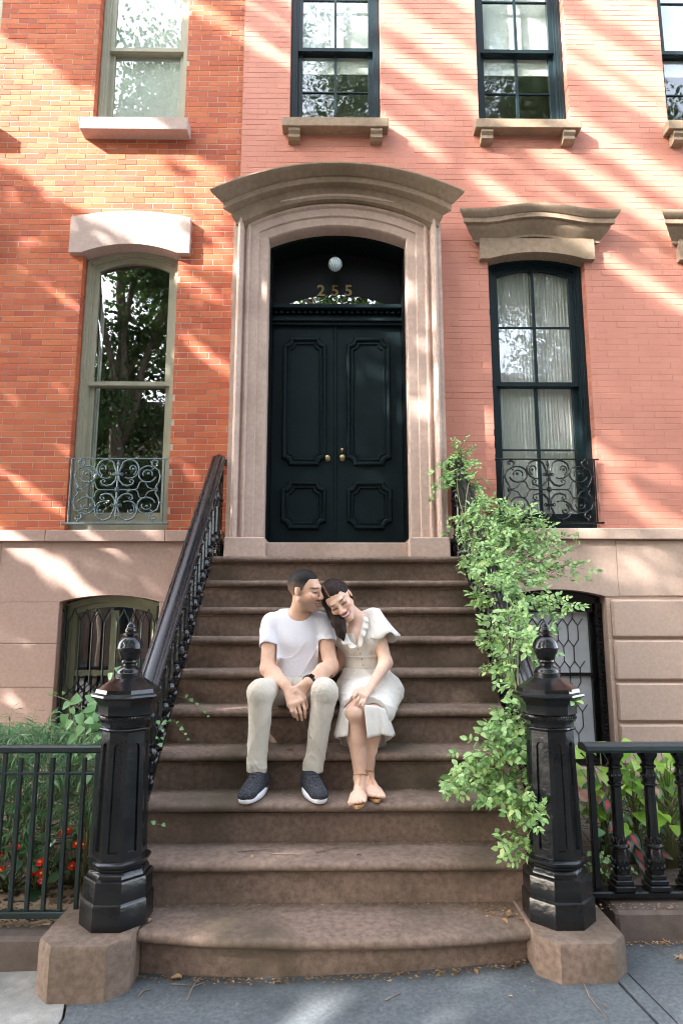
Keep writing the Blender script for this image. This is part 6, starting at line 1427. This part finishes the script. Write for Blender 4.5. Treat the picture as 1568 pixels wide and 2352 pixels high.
tw = [([(430, 2300), (440, 2275), (452, 2255), (470, 2240)], None, 'forked twig on the pavement left of centre'), ([(395, 2262), (440, 2266)], None, 'short twig on the pavement touching the forked twig'), ([(445, 2268), (470, 2258)], None, 'short pale twig right of the forked twig'), ([(318, 2290), (330, 2277), (352, 2273)], None, 'bent twig on the pavement in front of the left end block'), ([(1335, 2248), (1352, 2290), (1395, 2345)], None, 'long twig lying along the pavement joint'), ([(1448, 2135), (1480, 2165), (1530, 2195)], None, 'long thin twig on the pavement by the right kerb'), ([(725, 1960), (785, 1945)], .382, 'pale twig on the second step near the middle'), ([(545, 1958), (625, 1952)], .382, 'thin twig on the second step, left side'), ([(620, 1962), (690, 1966)], .382, 'thin twig on the second step left of centre'), ([(805, 2055), (845, 2065)], .192, 'short twig on the bottom step near the middle'), ([(1120, 2062), (1140, 2050), (1165, 2046)], .192, 'curved twig on the bottom step, right side'), ([(885, 2300), (920, 2282)], None, 'short dark twig on the pavement right of centre')]
for pts, z, lb in tw:
    P = []
    for px, py in pts:
        q = atz(px, py, (z if z is not None else .05))
        if z is None: q = atz(px, py, ground_z(q.x)); q.z = ground_z(q.x)
        P.append(q+Vector((0, 0, .004)))
    b = MB(); b.tube(P, [.003]*(len(P)-1)+[.0015], 5); o = b.build('twig', M['bark'], None, 180); tag(o, lb, 'twig', 'fallen twigs')
# ================================================================== STREET TREES behind and left of the viewer (they shade the front and show in the panes)
def leaf_cloud(P, size, m, parent, name='crown'):
    n = len(P); a = RNG.normal(size=(n, 3)); a /= np.linalg.norm(a, axis=1)[:, None]; b = RNG.normal(size=(n, 3)); b -= a*(a*b).sum(1)[:, None]; b /= np.linalg.norm(b, axis=1)[:, None]
    s_ = size*RNG.uniform(.7, 1.3, n)[:, None]; c = b*.36
    V = np.stack([P-a*s_*.5, P+np.cross(a, b)*s_*.06+c*s_, P+a*s_*.5, P-c*s_+np.cross(a, b)*s_*.06], 1).reshape(-1, 3)
    me = bpy.data.meshes.new(name); me.vertices.add(len(V)); me.vertices.foreach_set('co', V.ravel().astype(np.float32)); me.loops.add(4*n); me.loops.foreach_set('vertex_index', np.arange(4*n, dtype=np.int32)); me.polygons.add(n); me.polygons.foreach_set('loop_start', np.arange(0, 4*n, 4, dtype=np.int32)); me.update(); me.validate()
    return obj(name, me, m, parent)
def limb(b, p, q, r0, r1, sag=0.0, n=6):
    p, q = Vector(p), Vector(q); pts = [p.lerp(q, i/n)+Vector((0.12*math.sin(i*1.7+p.x), .1*math.cos(i*1.3+q.y), sag*math.sin(math.pi*i/n))) for i in range(n+1)]; b.tube(pts, [r0+(r1-r0)*i/n for i in range(n+1)], 7)
def street_tree(loc, h, rad, n, label, lean=0.0, zlow=.33, lsize=.14):
    t = thing('street_tree', label, 'tree', loc, 'street trees'); b = MB(); x, y, z = loc; limb(b, loc, (x+lean, y, z+h*.45), .24, .17); tops = []
    for i in range(9):
        a = 2*math.pi*i/9+.3; e = (x+lean+rad*.75*math.cos(a), y+rad*.75*math.sin(a), z+h*random.uniform(.55, .92)); limb(b, (x+lean*.8, y, z+h*random.uniform(.32, .46)), e, .10, .025, .3); tops.append(e)
    limb(b, (x+lean, y, z+h*.45), (x+lean*1.3, y, z+h*.95), .17, .03); b.build('trunk', M['bark'], t, 180)
    nc = 46; C = []
    for _ in range(nc):
        a = random.uniform(0, 6.28); rr = math.sqrt(random.random()); zz = random.uniform(zlow, 1.0); k = math.sqrt(max(.05, 1-((zz-.62)/.42)**2)); C.append((x+lean+rad*rr*k*math.cos(a), y+rad*rr*k*math.sin(a), z+h*zz))
    C = np.array(C); idx = RNG.integers(0, nc, n); P = C[idx]+RNG.normal(size=(n, 3))*np.array((.50, .50, .34)); leaf_cloud(P, lsize, M['leaf_tree'], t); return t
gz = lambda x: ground_z(x)-.16
street_tree((-5.6, -5.2, gz(-5.6)), 16.5, 3.4, 62000, 'leafy street tree mirrored in the tall sage window', zlow=.2)
street_tree((0.9, -7.2, gz(.8)), 18.5, 3.6, 34000, 'leafy street tree mirrored in the transom over the door', zlow=.22)
street_tree((6.4, -4.8, gz(6.4)), 17.5, 3.5, 36000, 'leafy street tree mirrored in the curtained window', zlow=.2)
street_tree((2.6, -3.6, gz(2.6)), 19.0, 2.9, 16000, 'tall street tree mirrored in the upper teal windows', zlow=.62, lsize=.12)
street_tree((-2.6, -4.1, gz(-2.6)), 18.0, 2.4, 6000, 'tall thin street tree mirrored in the shaded upper window', zlow=.62, lsize=.11)
street_tree((12.5, -6.5, gz(12.5)), 14.0, 3.2, 16000, 'street tree far right across the road')
# the big tree up the pavement: long boughs hang over the stoops in drooping layers
SHD = thing('street_tree', 'broad street tree on the left whose boughs shade the house fronts', 'tree', (-10.2, -1.6, gz(-10.2)), 'street trees')
b = MB(); limb(b, (-10.2, -1.6, gz(-10.2)), (-10.0, -1.4, 6.0), .32, .22); limb(b, (-10, -1.4, 6.0), (-9.6, -.8, 13.5), .22, .06)
def u_z(u, x): return u-.69*x                         # a bough drooping with the slope of the light
HOLES = [(-.1, 2.55, -.05, .10, .14), (-2.15, 5.12, .27, .13, .45), (-2.4, 5.12, .75, .06, .6), (-.58, 3.74, .57, .07, .16), (-.50, 2.78, -.16, .05, .22), (-2.2, 5.15, 2.55, .05, .5), (-1.0, 5.15, 2.9, .10, .25), (-1.2, 5.1, 1.1, .06, .25)]
P = []
def layer(u0, u1, n, y0=-3.4, y1=3.0, x0=-11.0, x1=-6.4, gap=None):  # leaf layers shaped to cast the sun streaks on the fronts
    x = RNG.uniform(x0, x1, n); y = RNG.uniform(y0, y1, n); u = RNG.uniform(u0, u1, n)
    if gap is not None:
        k = gap(u, y, x); x, y, u = x[k], y[k], u[k]
    for hx, hy, hu, ru, ry in HOLES:                  # leaves cleared along the sun's path to place sun flecks
        k = ((u-hu)/ru)**2 + ((y-(hy-.55*(hx-x)))/ry)**2 > 1; x, y, u = x[k], y[k], u[k]
    P.append(np.stack([x, y, u-.69*x], 1))
for u in (-.5, 1.2, 2.6, 5.0, 5.7):
    for yy in (-2.6, -.2, 2.0): limb(b, (-10.0, -1.2, u_z(u, -10.0)-.4), (-7.2, yy, u_z(u, -7.2)), .07, .02, .15)
b.build('trunk', M['bark'], SHD, 180)
EE = 0
layer(-3.2, 3.3, 30000)
layer(4.72, 6.0, 6500)
layer(3.35, 4.65, 1500, y0=-3.4, y1=-.7); layer(3.2, 4.5, 420, y0=.15, y1=.95, x0=-9.2, x1=-7.6); layer(3.3, 3.42, 120); layer(4.62, 4.72, 120)  # leaves added to keep sun off the doors and right wall
leaf_cloud(np.concatenate(P), .17, M['leaf_tree'], SHD); P.clear()
for u0, u1, n, ph in ((5.9, 6.1, 1300, 0), (6.26, 6.5, 1700, 1), (6.56, 6.78, 1500, 2.2), (7.02, 7.2, 1100, 3.5), (7.5, 7.9, 2600, 4.4), (8.1, 8.2, 420, 5.2), (8.5, 8.75, 1700, .6), (9.2, 10.4, 5200, 1.9), (4.2, 4.24, 60, 2.5)):
    layer(u0, u1, int(n*1.8), gap=lambda u, y, x, ph=ph: np.sin(y*1.25+ph)+RNG.uniform(-.5, .5, len(u)) > -.75)
leaf_cloud(np.concatenate(P), .085, M['leaf_tree'], SHD)

# ================================================================== the far side of the street (shows only in the panes, and closes the sky low down)
def far_house(x0, x1, h, wm, label):
    y = -17.0; z = gz((x0+x1)/2); t = thing('rowhouse', label, 'house', ((x0+x1)/2, y, z), 'rowhouses across the street'); b = MB(); b.box(x0, x1, y-9, y, z-.5, z+h); wl = b.build('wall', wm, t)
    b = MB(); b.box(x0-.05, x1+.05, y+.002, y+.5, z+h-.9, z+h+.1, .05); b.build('cornice', M['stone_kerb'], t)
    for r in range(4):
        for c in range(3):
            xm = x0+(x1-x0)*(c+.5)/3; zb = z+1.0+2.7*r
            if r == 1 and c == 0: continue
            f_ = MB(); f_.ring(outline(xm-.55, xm+.55, zb, zb+1.8), outline(xm-.47, xm+.47, zb+.08, zb+1.72), y+.001, y+.10); fo = f_.build('window', M['stone_lintel'], t)
            g_ = MB(); g_.box(xm-.469, xm+.469, y+.002, y+.03, zb+.081, zb+1.719); g_.build('pane', M['glass_milk'] if (r+c) % 4 == 0 else M['green_paint'], fo)
    xm = x0+(x1-x0)/6; d_ = MB(); d_.box(xm-.6, xm+.6, y+.001, y+.12, z+2.2, z+4.8); d_.build('door', M['green_paint'], t)
    s_ = MB()
    for k in range(10): s_.box(xm-.9, xm+.9, y+.121, y+.45+.28*(10-k), z+.22*k, z+.22*(k+1)-.001)
    s_.build('stoop', M['stone_step'], t)
FM = [M['brick'], M['stone_base'], M['paint_brick'], M['stone_kerb'], M['stone_base'], M['stone_step'], M['stone_base'], M['stone_kerb']]
FM = [mat('far_brick', (.28, .09, .05), (.34, .11, .06), 6, .9), M['stone_step'], mat('far_brownstone', (.20, .13, .10), (.25, .17, .13), 6, .9)]
LB = ['red brick rowhouse across the street, far left', 'brownstone rowhouse across the street, left', 'pale brown rowhouse across the street, left of centre', 'red brick rowhouse across the street, straight opposite', 'brownstone rowhouse across the street, right of centre', 'pale brown rowhouse across the street, right', 'red brick rowhouse across the street, far right']
for i in range(7): far_house(-31.5+9*i+.02, -22.5+9*i-.02, 11.5+.5*math.sin(i*2.1), FM[i % 3], LB[i])
